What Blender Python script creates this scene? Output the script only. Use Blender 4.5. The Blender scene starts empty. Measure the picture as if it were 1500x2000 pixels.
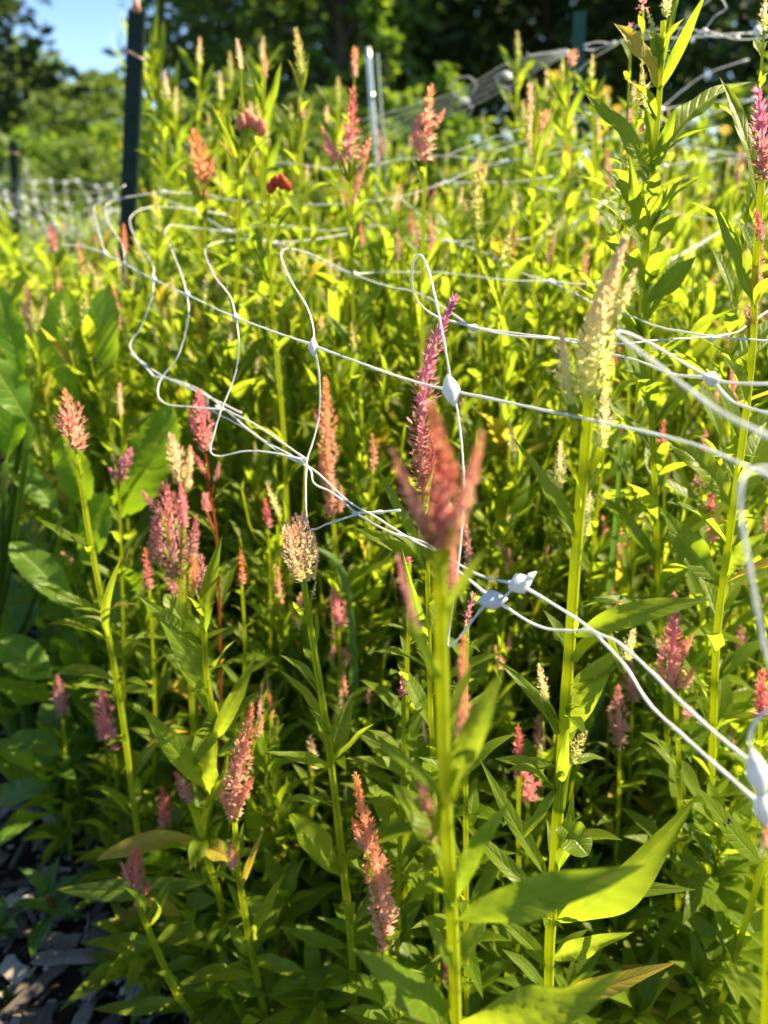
import bpy, math, random
import numpy as np
from mathutils import Vector, Matrix

# ------------------------------------------------------------------ camera, sky, sun, exposure
S = bpy.context.scene
COL = S.collection
H = 1.0                                   # eye height in metres
PITCH = math.radians(25)
F = 2000 * 26 / 36.0                      # focal length in photo pixels
cam = bpy.data.cameras.new('camera'); camo = bpy.data.objects.new('camera', cam); COL.objects.link(camo)
camo.location = (0, 0, H); camo.rotation_euler = (math.pi / 2 - PITCH, 0, 0)
cam.sensor_fit = 'VERTICAL'; cam.sensor_height = 36; cam.lens = 26
cam.clip_start = 0.02; cam.clip_end = 2000
cam.dof.use_dof = True; cam.dof.focus_distance = 0.585; cam.dof.aperture_fstop = 4.1
S.camera = camo
SUN_AZ, SUN_EL = math.radians(74), math.radians(50)
w = bpy.data.worlds.new('World'); S.world = w; w.use_nodes = True
nt = w.node_tree; bg = nt.nodes['Background']
sky = nt.nodes.new('ShaderNodeTexSky'); sky.sky_type = 'NISHITA'; sky.sun_disc = False
sky.sun_elevation = SUN_EL; sky.sun_rotation = SUN_AZ; sky.air_density = 1.0; sky.dust_density = 0.1; sky.ozone_density = 4.0; sky.altitude = 2500
nt.links.new(sky.outputs[0], bg.inputs[0]); bg.inputs[1].default_value = 0.068
sl = bpy.data.lights.new('sun', 'SUN'); sl.energy = 5.0; sl.angle = math.radians(0.55); sl.color = (1.0, 0.86, 0.56)
so = bpy.data.objects.new('sun', sl); COL.objects.link(so)
sd = Vector((math.sin(SUN_AZ) * math.cos(SUN_EL), math.cos(SUN_AZ) * math.cos(SUN_EL), math.sin(SUN_EL)))
so.rotation_euler = sd.to_track_quat('Z', 'Y').to_euler()
so.location = (3, 3, 5)
S.view_settings.view_transform = 'Standard'; S.view_settings.look = 'None'
S.view_settings.exposure = 1.92; S.view_settings.gamma = 1.0
S.cycles.max_bounces = 12; S.cycles.diffuse_bounces = 9; S.cycles.transmission_bounces = 8
S.cycles.glossy_bounces = 2; S.cycles.transparent_max_bounces = 8
S.cycles.use_denoising = True; S.cycles.sample_clamp_indirect = 8.0

rng = np.random.default_rng(11); random.seed(5)
R = lambda a, b: float(rng.uniform(a, b))
CP, SP = math.cos(PITCH), math.sin(PITCH)

def P(u, v, Y):
    """photo pixel at horizontal distance Y -> point in the garden"""
    a = (u - 750) / F; b = (1000 - v) / F
    k = Y / (CP + b * SP)
    return np.array([a * k, Y, H + k * (-SP + b * CP)])
def scale_at(v, Y):                        # metres per photo pixel
    b = (1000 - v) / F
    return Y / (CP + b * SP) / F
def nrm(a): 
    a = np.asarray(a, float); n = np.linalg.norm(a); return a / n if n > 1e-12 else np.array([0, 0, 1.0])

# ------------------------------------------------------------------ materials
def mat(name): 
    m = bpy.data.materials.new(name); m.use_nodes = True; nt = m.node_tree; nt.nodes.clear(); return m, nt
def nd(nt, t, **kw):
    n = nt.nodes.new(t)
    for k, v in kw.items(): setattr(n, k, v)
    return n
def mth(nt, op, a, b=None, c=None):
    n = nt.nodes.new('ShaderNodeMath'); n.operation = op
    for i, x in enumerate((a, b, c)):
        if x is None: continue
        if isinstance(x, (int, float)): n.inputs[i].default_value = x
        else: nt.links.new(x, n.inputs[i])
    return n.outputs[0]
def mix(nt, fac, a, b, typ='MIX'):
    n = nt.nodes.new('ShaderNodeMix'); n.data_type = 'RGBA'; n.blend_type = typ
    for i, x in ((0, fac), (6, a), (7, b)):
        if isinstance(x, (int, float)): n.inputs[i].default_value = x
        elif isinstance(x, tuple): n.inputs[i].default_value = (*x, 1)
        else: nt.links.new(x, n.inputs[i])
    return n.outputs[2]
def out_mix(nt, base, trans, tfac, rough=0.45, spec=0.35, bump=None, bstr=0.3, bdist=0.002):
    p = nd(nt, 'ShaderNodeBsdfPrincipled'); p.inputs['Roughness'].default_value = rough
    p.inputs['Specular IOR Level'].default_value = spec
    t = nd(nt, 'ShaderNodeBsdfTranslucent'); m = nd(nt, 'ShaderNodeMixShader'); o = nd(nt, 'ShaderNodeOutputMaterial')
    for n, key, c in ((p, 'Base Color', base), (t, 'Color', trans)):
        if isinstance(c, tuple): n.inputs[key].default_value = (*c, 1)
        else: nt.links.new(c, n.inputs[key])
    if isinstance(tfac, float): m.inputs[0].default_value = tfac
    else: nt.links.new(tfac, m.inputs[0])
    nt.links.new(p.outputs[0], m.inputs[1]); nt.links.new(t.outputs[0], m.inputs[2]); nt.links.new(m.outputs[0], o.inputs[0])
    if bump is not None:
        b = nd(nt, 'ShaderNodeBump'); b.inputs['Strength'].default_value = bstr; b.inputs['Distance'].default_value = bdist
        nt.links.new(bump, b.inputs['Height']); nt.links.new(b.outputs[0], p.inputs['Normal'])
    return p

def leaf_material(name, base, base2, trans, trans2, tfac=0.5, rough=0.42, veins=11, spec=0.28, tipcol=None):
    m, nt = mat(name)
    uv = nd(nt, 'ShaderNodeUVMap'); sep = nd(nt, 'ShaderNodeSeparateXYZ'); nt.links.new(uv.outputs[0], sep.inputs[0])
    U, V = sep.outputs[0], sep.outputs[1]
    s = mth(nt, 'ABSOLUTE', mth(nt, 'SUBTRACT', U, 0.5))          # 0 at the midrib, .5 at the edge
    mid = mth(nt, 'SUBTRACT', 1.0, mth(nt, 'SMOOTH_MIN', mth(nt, 'MULTIPLY', s, 14.0), 1.0, 0.3))
    ph = mth(nt, 'MULTIPLY', mth(nt, 'SUBTRACT', V, mth(nt, 'MULTIPLY', s, 0.28)), veins * 2 * math.pi)
    sv = mth(nt, 'POWER', mth(nt, 'MULTIPLY_ADD', mth(nt, 'SINE', ph), 0.5, 0.5), 10.0)
    vein = mth(nt, 'MAXIMUM', mid, mth(nt, 'MULTIPLY', sv, 0.5))
    geo = nd(nt, 'ShaderNodeNewGeometry'); oi = nd(nt, 'ShaderNodeObjectInfo')
    r = mth(nt, 'FRACT', mth(nt, 'ADD', geo.outputs['Random Per Island'], oi.outputs['Random']))
    tc = nd(nt, 'ShaderNodeTexCoord'); no = nd(nt, 'ShaderNodeTexNoise'); no.inputs['Scale'].default_value = 38; no.inputs['Detail'].default_value = 6
    nt.links.new(tc.outputs['Object'], no.inputs[0])
    rr = mth(nt, 'MULTIPLY_ADD', no.outputs[0], 1.1, mth(nt, 'MULTIPLY_ADD', r, 0.9, -0.5))
    cb = mix(nt, rr, base, base2); ct = mix(nt, rr, trans, trans2)
    cb = mix(nt, mth(nt, 'MULTIPLY', vein, 0.5), cb, (0.24, 0.33, 0.06)); ct = mix(nt, mth(nt, 'MULTIPLY', vein, 0.35), ct, (0.55, 0.62, 0.06))
    old = mth(nt, 'GREATER_THAN', mth(nt, 'FRACT', mth(nt, 'MULTIPLY', r, 17.0)), 0.97)
    if name.startswith('celosia'): cb = mix(nt, old, cb, (0.42, 0.33, 0.05)); ct = mix(nt, old, ct, (0.75, 0.55, 0.05))
    if tipcol:
        tp = mth(nt, 'GREATER_THAN', V, 0.93); cb = mix(nt, tp, cb, tipcol)
    # worn brown specks
    n2 = nd(nt, 'ShaderNodeTexNoise'); n2.inputs['Scale'].default_value = 110; nt.links.new(tc.outputs['Object'], n2.inputs[0])
    sp = mth(nt, 'GREATER_THAN', n2.outputs[0], 0.71); cb = mix(nt, sp, cb, (0.16, 0.11, 0.04))
    hb = mth(nt, 'SUBTRACT', mth(nt, 'MULTIPLY', no.outputs[0], 0.35), vein)
    out_mix(nt, cb, ct, tfac, rough, spec, hb, 0.55, 0.0015)
    return m

M = {}
M['leaf'] = leaf_material('celosia_leaf', (0.085, 0.140, 0.007), (0.130, 0.185, 0.008), (0.36, 0.52, 0.022), (0.50, 0.60, 0.030), 0.55)
M['leaf_deep'] = leaf_material('celosia_deep_leaf', (0.078, 0.135, 0.007), (0.120, 0.175, 0.008), (0.33, 0.50, 0.014), (0.48, 0.60, 0.024), 0.55)
M['broad'] = leaf_material('broad_leaf', (0.075, 0.155, 0.016), (0.11, 0.20, 0.022), (0.28, 0.54, 0.012), (0.44, 0.66, 0.020), 0.55, 0.38, 8)
M['grass'] = leaf_material('grass_leaf', (0.08, 0.16, 0.04), (0.11, 0.20, 0.05), (0.16, 0.32, 0.04), (0.22, 0.40, 0.05), 0.35, 0.4, 0.2)
M['weed'] = leaf_material('weed_leaf', (0.05, 0.12, 0.02), (0.08, 0.16, 0.03), (0.15, 0.34, 0.02), (0.25, 0.42, 0.03), 0.4)
M['far_leaf'] = leaf_material('tree_leaf_dark', (0.036, 0.062, 0.028), (0.068, 0.105, 0.036), (0.06, 0.11, 0.03), (0.14, 0.22, 0.04), 0.35, 0.5)  # leaf colour lightened and cooled to stand in for distance haze
M['mid_leaf'] = leaf_material('tree_leaf_mid', (0.065, 0.115, 0.025), (0.11, 0.16, 0.035), (0.12, 0.22, 0.02), (0.24, 0.34, 0.03), 0.4, 0.5)  # backdrop haze put into this lightened leaf colour
M['bright_leaf'] = leaf_material('shrub_leaf_bright', (0.07, 0.14, 0.02), (0.11, 0.19, 0.025), (0.17, 0.33, 0.012), (0.32, 0.44, 0.02), 0.45, 0.5)

def stem_material(name, a, b, t):
    m, nt = mat(name)
    uv = nd(nt, 'ShaderNodeUVMap'); sep = nd(nt, 'ShaderNodeSeparateXYZ'); nt.links.new(uv.outputs[0], sep.inputs[0])
    st = mth(nt, 'MULTIPLY_ADD', mth(nt, 'SINE', mth(nt, 'MULTIPLY', sep.outputs[0], 16 * math.pi)), 0.5, 0.5)
    tc = nd(nt, 'ShaderNodeTexCoord'); no = nd(nt, 'ShaderNodeTexNoise'); no.inputs['Scale'].default_value = 22; nt.links.new(tc.outputs['Object'], no.inputs[0])
    no.inputs['Detail'].default_value = 5
    c = mix(nt, mth(nt, 'MULTIPLY', st, 0.95), a, b)
    c = mix(nt, mth(nt, 'MULTIPLY', no.outputs[0], 0.6), c, tuple(x * 0.55 for x in a))
    n2 = nd(nt, 'ShaderNodeTexNoise'); n2.inputs['Scale'].default_value = 190; nt.links.new(tc.outputs['Object'], n2.inputs[0])
    c = mix(nt, mth(nt, 'GREATER_THAN', n2.outputs[0], 0.73), c, (0.14, 0.10, 0.03))
    out_mix(nt, c, t, 0.52, 0.42, 0.4, st, 1.0, 0.0025)
    return m
M['stem'] = stem_material('celosia_stem', (0.40, 0.54, 0.020), (0.68, 0.78, 0.060), (0.84, 0.90, 0.03))
M['stem_dim'] = stem_material('thin_stem', (0.24, 0.34, 0.022), (0.36, 0.46, 0.04), (0.55, 0.64, 0.03))
M['stem_red'] = stem_material('coral_stem', (0.50, 0.20, 0.10), (0.62, 0.30, 0.12), (0.75, 0.32, 0.10))
M['petiole'] = stem_material('pale_stem', (0.12, 0.20, 0.03), (0.20, 0.30, 0.05), (0.25, 0.4, 0.04))

def bract_material(name, stops, tstops=None):
    """stops run from the base of the spike (0) to its tip (1)"""
    m, nt = mat(name)
    uv = nd(nt, 'ShaderNodeUVMap'); sep = nd(nt, 'ShaderNodeSeparateXYZ'); nt.links.new(uv.outputs[0], sep.inputs[0])
    rn = sep.outputs[0]; t = sep.outputs[1]
    tt = mth(nt, 'ADD', t, mth(nt, 'MULTIPLY', mth(nt, 'SUBTRACT', rn, 0.5), 0.34))
    def ramp(st):
        cr = nd(nt, 'ShaderNodeValToRGB'); e = cr.color_ramp.elements
        e[0].position, e[0].color = st[0][0], (*st[0][1], 1); e[1].position, e[1].color = st[-1][0], (*st[-1][1], 1)
        for p, c in st[1:-1]:
            q = e.new(p); q.color = (*c, 1)
        nt.links.new(tt, cr.inputs[0]); return cr.outputs[0]
    c = ramp(stops)
    c = mix(nt, mth(nt, 'MULTIPLY', mth(nt, 'FRACT', mth(nt, 'MULTIPLY', rn, 7.3)), 0.42), c, (0.70, 0.56, 0.40))
    ct = mix(nt, 0.55, c, c, 'ADD')
    out_mix(nt, c, ct, 0.42, 0.5, 0.3)
    return m
CORAL, PINK, ROSE = (0.74, 0.27, 0.17), (0.72, 0.27, 0.33), (0.62, 0.17, 0.22)
CREAM, GCREAM, SALM = (0.74, 0.60, 0.40), (0.46, 0.52, 0.14), (0.72, 0.28, 0.16)
DUST, ORNG, PURP = (0.52, 0.25, 0.27), (0.74, 0.26, 0.07), (0.52, 0.17, 0.38)
M['coral'] = bract_material('coral_bract', [(0, (0.72, 0.48, 0.32)), (0.35, (0.70, 0.36, 0.30)), (0.7, (0.70, 0.31, 0.22)), (1, (0.70, 0.34, 0.14))])
M['coraldeep'] = bract_material('deep_coral_bract', [(0, (0.42, 0.18, 0.09)), (0.3, (0.52, 0.10, 0.14)), (0.6, (0.52, 0.15, 0.08)), (1, (0.46, 0.14, 0.06))])
M['pink'] = bract_material('pink_bract', [(0, (0.62, 0.36, 0.30)), (0.3, PINK), (0.75, (0.70, 0.24, 0.34)), (1, (0.70, 0.26, 0.20))])
M['purple'] = bract_material('magenta_pink_bract', [(0, (0.40, 0.20, 0.14)), (0.25, (0.44, 0.17, 0.17)), (0.5, (0.58, 0.18, 0.33)), (1, (0.68, 0.22, 0.44))])
M['rose'] = bract_material('rose_bract', [(0, (0.55, 0.33, 0.28)), (0.3, ROSE), (0.7, (0.62, 0.12, 0.16)), (1, (0.66, 0.19, 0.09))])
M['dusty'] = bract_material('dusty_pink_bract', [(0, (0.40, 0.27, 0.18)), (0.4, DUST), (1, (0.54, 0.18, 0.20))])
M['salmon'] = bract_material('salmon_bract', [(0, (0.68, 0.40, 0.34)), (0.35, (0.74, 0.42, 0.34)), (0.7, (0.74, 0.34, 0.22)), (1, (0.76, 0.42, 0.12))])
M['cream'] = bract_material('cream_bract', [(0, (0.66, 0.64, 0.28)), (0.3, (0.78, 0.66, 0.46)), (0.75, CREAM), (1, (0.76, 0.46, 0.34))])
M['greencream'] = bract_material('green_cream_bract', [(0, (0.60, 0.66, 0.18)), (0.3, (0.74, 0.72, 0.38)), (0.7, (0.78, 0.68, 0.42)), (1, (0.74, 0.60, 0.32))])
M['lime'] = bract_material('lime_bract', [(0, (0.42, 0.52, 0.10)), (0.5, (0.56, 0.56, 0.16)), (1, (0.62, 0.50, 0.16))])
M['orange'] = bract_material('orange_bract', [(0, (0.62, 0.36, 0.18)), (0.5, (0.72, 0.26, 0.12)), (1, ORNG)])

def simple(name, c, rough=0.5, spec=0.4, metal=0.0, c2=None, sc=20, bump=0.0, bd=0.003, trans=None):
    m, nt = mat(name)
    col = c
    tc = nd(nt, 'ShaderNodeTexCoord'); no = nd(nt, 'ShaderNodeTexNoise'); no.inputs['Scale'].default_value = sc; no.inputs['Detail'].default_value = 8
    nt.links.new(tc.outputs['Object'], no.inputs[0])
    if c2: col = mix(nt, mth(nt, 'MULTIPLY_ADD', no.outputs[0], 2.2, -0.6), c, c2)
    p = out_mix(nt, col, trans or c, 0.35 if trans else 0.0, rough, spec, no.outputs[0] if bump else None, bump, bd)
    p.inputs['Metallic'].default_value = metal
    return m
M['net'] = simple('white_net_plastic', (0.78, 0.79, 0.80), 0.28, 0.5, c2=(0.68, 0.70, 0.72), sc=60, trans=(0.8, 0.82, 0.85))
M['post'] = simple('green_post_paint', (0.005, 0.016, 0.015), 0.55, 0.25, c2=(0.010, 0.024, 0.020), sc=30, bump=0.2)  # green paint; its near-black tone also carries the shade on the front
M['post_light'] = simple('teal_post_paint', (0.012, 0.060, 0.052), 0.5, 0.3, c2=(0.02, 0.08, 0.07), sc=30, bump=0.2)
M['pole'] = simple('galvanised_pole', (0.55, 0.56, 0.56), 0.35, 0.6, 0.6, c2=(0.8, 0.8, 0.78), sc=26, bump=0.3)
M['wire'] = simple('tie_wire', (0.45, 0.33, 0.28), 0.4, 0.5, 0.7)
M['cap'] = simple('orange_post_top', (0.55, 0.25, 0.14), 0.5, 0.4)
M['bark'] = simple('bark', (0.05, 0.038, 0.028), 0.9, 0.2, c2=(0.10, 0.08, 0.06), sc=6, bump=0.8, bd=0.03)
M['yellow'] = simple('yellow_petal', (0.85, 0.55, 0.01), 0.5, 0.2, trans=(0.9, 0.62, 0.01))
M['brown'] = simple('flower_disc', (0.35, 0.16, 0.02), 0.8, 0.2)
M['crestred'] = simple('crest_red', (0.62, 0.10, 0.03), 0.6, 0.3, c2=(0.42, 0.07, 0.03), sc=70, bump=0.6, trans=(0.75, 0.14, 0.03))
M['crestpeach'] = simple('crest_peach', (0.80, 0.36, 0.22), 0.6, 0.3, c2=(0.74, 0.22, 0.16), sc=60, bump=0.6, trans=(0.85, 0.40, 0.2))
M['fly'] = simple('fly_black', (0.012, 0.012, 0.012), 0.3, 0.6)
M['wing'] = simple('fly_wing', (0.12, 0.12, 0.12), 0.2, 0.6, trans=(0.4, 0.4, 0.4))

# chips and soil
def ground_material(name, cols, sc, bump, bd, rough=0.95):
    m, nt = mat(name)
    tc = nd(nt, 'ShaderNodeTexCoord'); no = nd(nt, 'ShaderNodeTexNoise'); no.inputs['Scale'].default_value = sc; no.inputs['Detail'].default_value = 10; no.inputs['Roughness'].default_value = 0.65
    nt.links.new(tc.outputs['Object'], no.inputs[0])
    vo = nd(nt, 'ShaderNodeTexVoronoi'); vo.inputs['Scale'].default_value = sc * 1.7; nt.links.new(tc.outputs['Object'], vo.inputs[0])
    cr = nd(nt, 'ShaderNodeValToRGB'); e = cr.color_ramp.elements
    e[0].position, e[0].color = 0.32, (*cols[0], 1); e[1].position, e[1].color = 0.68, (*cols[2], 1); q = e.new(0.5); q.color = (*cols[1], 1)
    nt.links.new(no.outputs[0], cr.inputs[0])
    h = mth(nt, 'ADD', no.outputs[0], mth(nt, 'MULTIPLY', vo.outputs[0], 0.5))
    out_mix(nt, cr.outputs[0], cols[1], 0.0, rough, 0.2, h, bump, bd)
    return m
M['soil'] = ground_material('dark_soil', [(0.018, 0.013, 0.009), (0.035, 0.025, 0.017), (0.07, 0.05, 0.035)], 26, 1.0, 0.03)
M['field'] = ground_material('field', [(0.04, 0.07, 0.015), (0.07, 0.12, 0.025), (0.12, 0.16, 0.04)], 2.2, 1.0, 0.1)

def chip_material():
    m, nt = mat('weathered_chip')
    tc = nd(nt, 'ShaderNodeTexCoord'); mp = nd(nt, 'ShaderNodeMapping'); mp.inputs['Scale'].default_value = (420, 22, 300); nt.links.new(tc.outputs['Object'], mp.inputs[0])
    no = nd(nt, 'ShaderNodeTexNoise'); no.inputs['Scale'].default_value = 1; no.inputs['Detail'].default_value = 6; nt.links.new(mp.outputs[0], no.inputs[0])
    geo = nd(nt, 'ShaderNodeNewGeometry'); oi = nd(nt, 'ShaderNodeObjectInfo')
    r = mth(nt, 'FRACT', mth(nt, 'ADD', geo.outputs['Random Per Island'], oi.outputs['Random']))
    cr = nd(nt, 'ShaderNodeValToRGB'); e = cr.color_ramp.elements
    e[0].position, e[0].color = 0, (0.06, 0.045, 0.032, 1); e[1].position, e[1].color = 1, (0.50, 0.46, 0.40, 1)
    for p, c in ((0.35, (0.12, 0.10, 0.085, 1)), (0.6, (0.28, 0.23, 0.18, 1)), (0.8, (0.40, 0.34, 0.27, 1))):
        q = e.new(p); q.color = c
    nt.links.new(r, cr.inputs[0])
    c = mix(nt, mth(nt, 'MULTIPLY_ADD', no.outputs[0], 1.6, -0.45), cr.outputs[0], (0.07, 0.06, 0.05))
    out_mix(nt, c, (0.1, 0.1, 0.1), 0.0, 0.85, 0.2, no.outputs[0], 0.9, 0.002)
    return m
M['chip'] = chip_material()

# ------------------------------------------------------------------ mesh helpers
class MB:
    def __init__(s): s.v = []; s.f = []; s.uv = []; s.n = 0
    def add(s, v, f, uv=None):
        v = np.asarray(v, float)
        s.v.append(v); s.f.append(np.asarray(f, int) + s.n if not isinstance(f, list) else [tuple(i + s.n for i in q) for q in f])
        s.uv.append(np.zeros((len(v), 2)) if uv is None else np.asarray(uv, float)); s.n += len(v); return s
    def mesh(s, name, material, smooth=True):
        me = bpy.data.meshes.new(name)
        V = np.concatenate(s.v); UV = np.concatenate(s.uv)
        faces = []
        for q in s.f: faces.extend(q.tolist() if isinstance(q, np.ndarray) else q)
        me.from_pydata(V.tolist(), [], faces)
        lay = me.uv_layers.new(name='UVMap')
        li = np.empty(len(me.loops), int); me.loops.foreach_get('vertex_index', li)
        lay.data.foreach_set('uv', UV[li].astype(np.float32).ravel())
        if smooth: me.polygons.foreach_set('use_smooth', np.ones(len(me.polygons), bool))
        me.materials.append(material); me.update(); return me
    def obj(s, name, material, parent=None, smooth=True):
        o = bpy.data.objects.new(name, s.mesh(name, material, smooth)); COL.objects.link(o)
        if parent is not None: o.parent = parent
        return o
def child(name, me, parent, mtx=None):
    o = bpy.data.objects.new(name, me); COL.objects.link(o); o.parent = parent
    if mtx is not None: o.matrix_local = mtx
    return o
def thing(name, label, cat, loc=(0, 0, 0), group=None, kind=None):
    o = bpy.data.objects.new(name, None); COL.objects.link(o); o.location = loc; o.empty_display_size = 0.05
    o['label'] = label; o['category'] = cat
    if group: o['group'] = group
    return o
def tag(o, label=None, cat=None, group=None, kind=None):
    if label: o['label'] = label
    if cat: o['category'] = cat
    if group: o['group'] = group
    if kind: o['kind'] = kind
    return o
def smooth_path(pts, n=6, extra=None):
    p = np.asarray(pts, float)
    if len(p) < 3: 
        t = np.linspace(0, 1, n + 1)[:, None]; return p[0] * (1 - t) + p[-1] * t
    q = np.vstack([2 * p[0] - p[1], p, 2 * p[-1] - p[-2]]); out = []
    for i in range(1, len(q) - 2):
        for k in range(n):
            t = k / n
            out.append(0.5 * ((2 * q[i]) + (-q[i-1] + q[i+1]) * t + (2*q[i-1] - 5*q[i] + 4*q[i+1] - q[i+2]) * t*t + (-q[i-1] + 3*q[i] - 3*q[i+1] + q[i+2]) * t**3))
    out.append(q[-2]); return np.array(out)
def frames(p):
    T = np.gradient(p, axis=0); T /= np.linalg.norm(T, axis=1)[:, None] + 1e-12
    a = np.array([1, 0, 0.]) if abs(T[0][0]) < 0.8 else np.array([0, 1, 0.])
    N = []; n = nrm(np.cross(T[0], a))
    for t in T:
        n = nrm(n - t * np.dot(n, t)); N.append(n)
    N = np.array(N); return T, N, np.cross(T, N)
def tube(mb, p, r, sides=8, ridge=0.0, caps=True):
    p = np.asarray(p, float); k = len(p); r = np.full(k, r) if np.isscalar(r) else np.asarray(r)
    T, N, B = frames(p); a = np.arange(sides) * 2 * math.pi / sides
    rm = 1 + ridge * np.cos(a * max(1, sides // 2))
    V = p[:, None, :] + (r[:, None] * rm)[:, :, None] * (np.cos(a)[None, :, None] * N[:, None, :] + np.sin(a)[None, :, None] * B[:, None, :])
    V = V.reshape(-1, 3); f = []
    for i in range(k - 1):
        for j in range(sides):
            j2 = (j + 1) % sides; f.append((i*sides+j, i*sides+j2, (i+1)*sides+j2, (i+1)*sides+j))
    if caps: f.append(tuple(range(sides))[::-1]); f.append(tuple((k-1)*sides + j for j in range(sides)))
    d = np.concatenate([[0], np.cumsum(np.linalg.norm(np.diff(p, axis=0), axis=1))])
    uv = np.stack([np.tile(np.arange(sides) / sides, k), np.repeat(d, sides)], 1)
    mb.add(V, f, uv)
def box(mb, x0, x1, y0, y1, z0, z1):
    V = [(x, y, z) for x in (x0, x1) for y in (y0, y1) for z in (z0, z1)]
    mb.add(V, [(0,1,3,2),(4,6,7,5),(0,4,5,1),(2,3,7,6),(0,2,6,4),(1,5,7,3)])

# ---- a leaf blade in its own frame: stalk at the origin, tip along +Y, upper side +Z
def leaf_geo(L, W, bulge=0.12, fold=0.25, wave=0.12, nl=12, na=4, kind='lance', seed=0, curl=0.0):
    rs = np.random.default_rng(seed)
    t = np.linspace(0, 1, nl + 1)
    if kind == 'lance':
        wt = (np.clip(t - 0.03, 0, 1) ** 0.9) * (1 - t) ** 1.15; wt /= wt.max(); wt = np.maximum(wt, 0.07 * (1 - t)); 
    elif kind == 'broad':
        wt = np.clip(t - 0.10, 0, 1) ** 0.75 * (1 - t) ** 0.6; wt /= wt.max(); wt = np.maximum(wt, 0.10 * (t < 0.5)); wt[-1] = 0.04
        wt = wt * (1 + 0.05 * np.sin(t * 70 + rs.uniform(0, 6)) + .03 * np.sin(t * 31))
    elif kind == 'blade':
        wt = np.sqrt(np.clip(1 - t, 0, 1)) * (0.6 + 0.4 * np.minimum(1, t * 6))
    else:
        wt = np.clip(t - 0.08, 0, 1) ** 0.7 * (1 - t) ** 0.55; wt /= wt.max(); wt = np.maximum(wt, 0.08 * (1 - t))
    wt = wt * W / 2
    s = np.linspace(-1, 1, na + 1)
    ph, k = rs.uniform(0, 6.28), rs.uniform(9, 16); side = rs.uniform(-1, 1) * 0.05 * L
    X = s[None, :] * wt[:, None] + (side * np.sin(t * math.pi))[:, None]
    Yv = np.repeat((t * L)[:, None], na + 1, 1)
    Z = (bulge * 4 * t * (1 - t) * L)[:, None] + fold * np.abs(s)[None, :] * wt[:, None]
    Z = Z + wave * wt[:, None] * (s ** 2)[None, :] * np.sin(k * t + ph)[:, None] + wave * 0.8 * wt[:, None] * (s * np.abs(s))[None, :] * np.sin(k * 0.7 * t + ph * 2)[:, None]
    if nl >= 20 and kind != 'blade': Z = Z + .055 * wt[:, None] * np.sin(2 * math.pi * 10 * (t[:, None] - .16 * np.abs(s)[None, :])) * np.sin(np.abs(s) * math.pi)[None, :]
    if curl: Z = Z - (curl * L * np.clip(t - 0.55, 0, 1) ** 2 * 2)[:, None]
    V = np.stack([X, Yv, Z], -1).reshape(-1, 3); n = na + 1
    f = [(i*n+j, i*n+j+1, (i+1)*n+j+1, (i+1)*n+j) for i in range(nl) for j in range(na)]
    uv = np.stack([np.tile((s + 1) / 2, nl + 1), np.repeat(t, na + 1)], 1)
    return V, f, uv
def basis(d, n):
    y = nrm(d); z = nrm(np.asarray(n, float) - y * np.dot(n, y)); x = np.cross(y, z); return np.stack([x, y, z], 1)
def mtx(o, B):
    m = Matrix.Identity(4)
    for i in range(3):
        for j in range(3): m[i][j] = B[i][j]
        m[i][3] = o[i]
    return m

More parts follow.
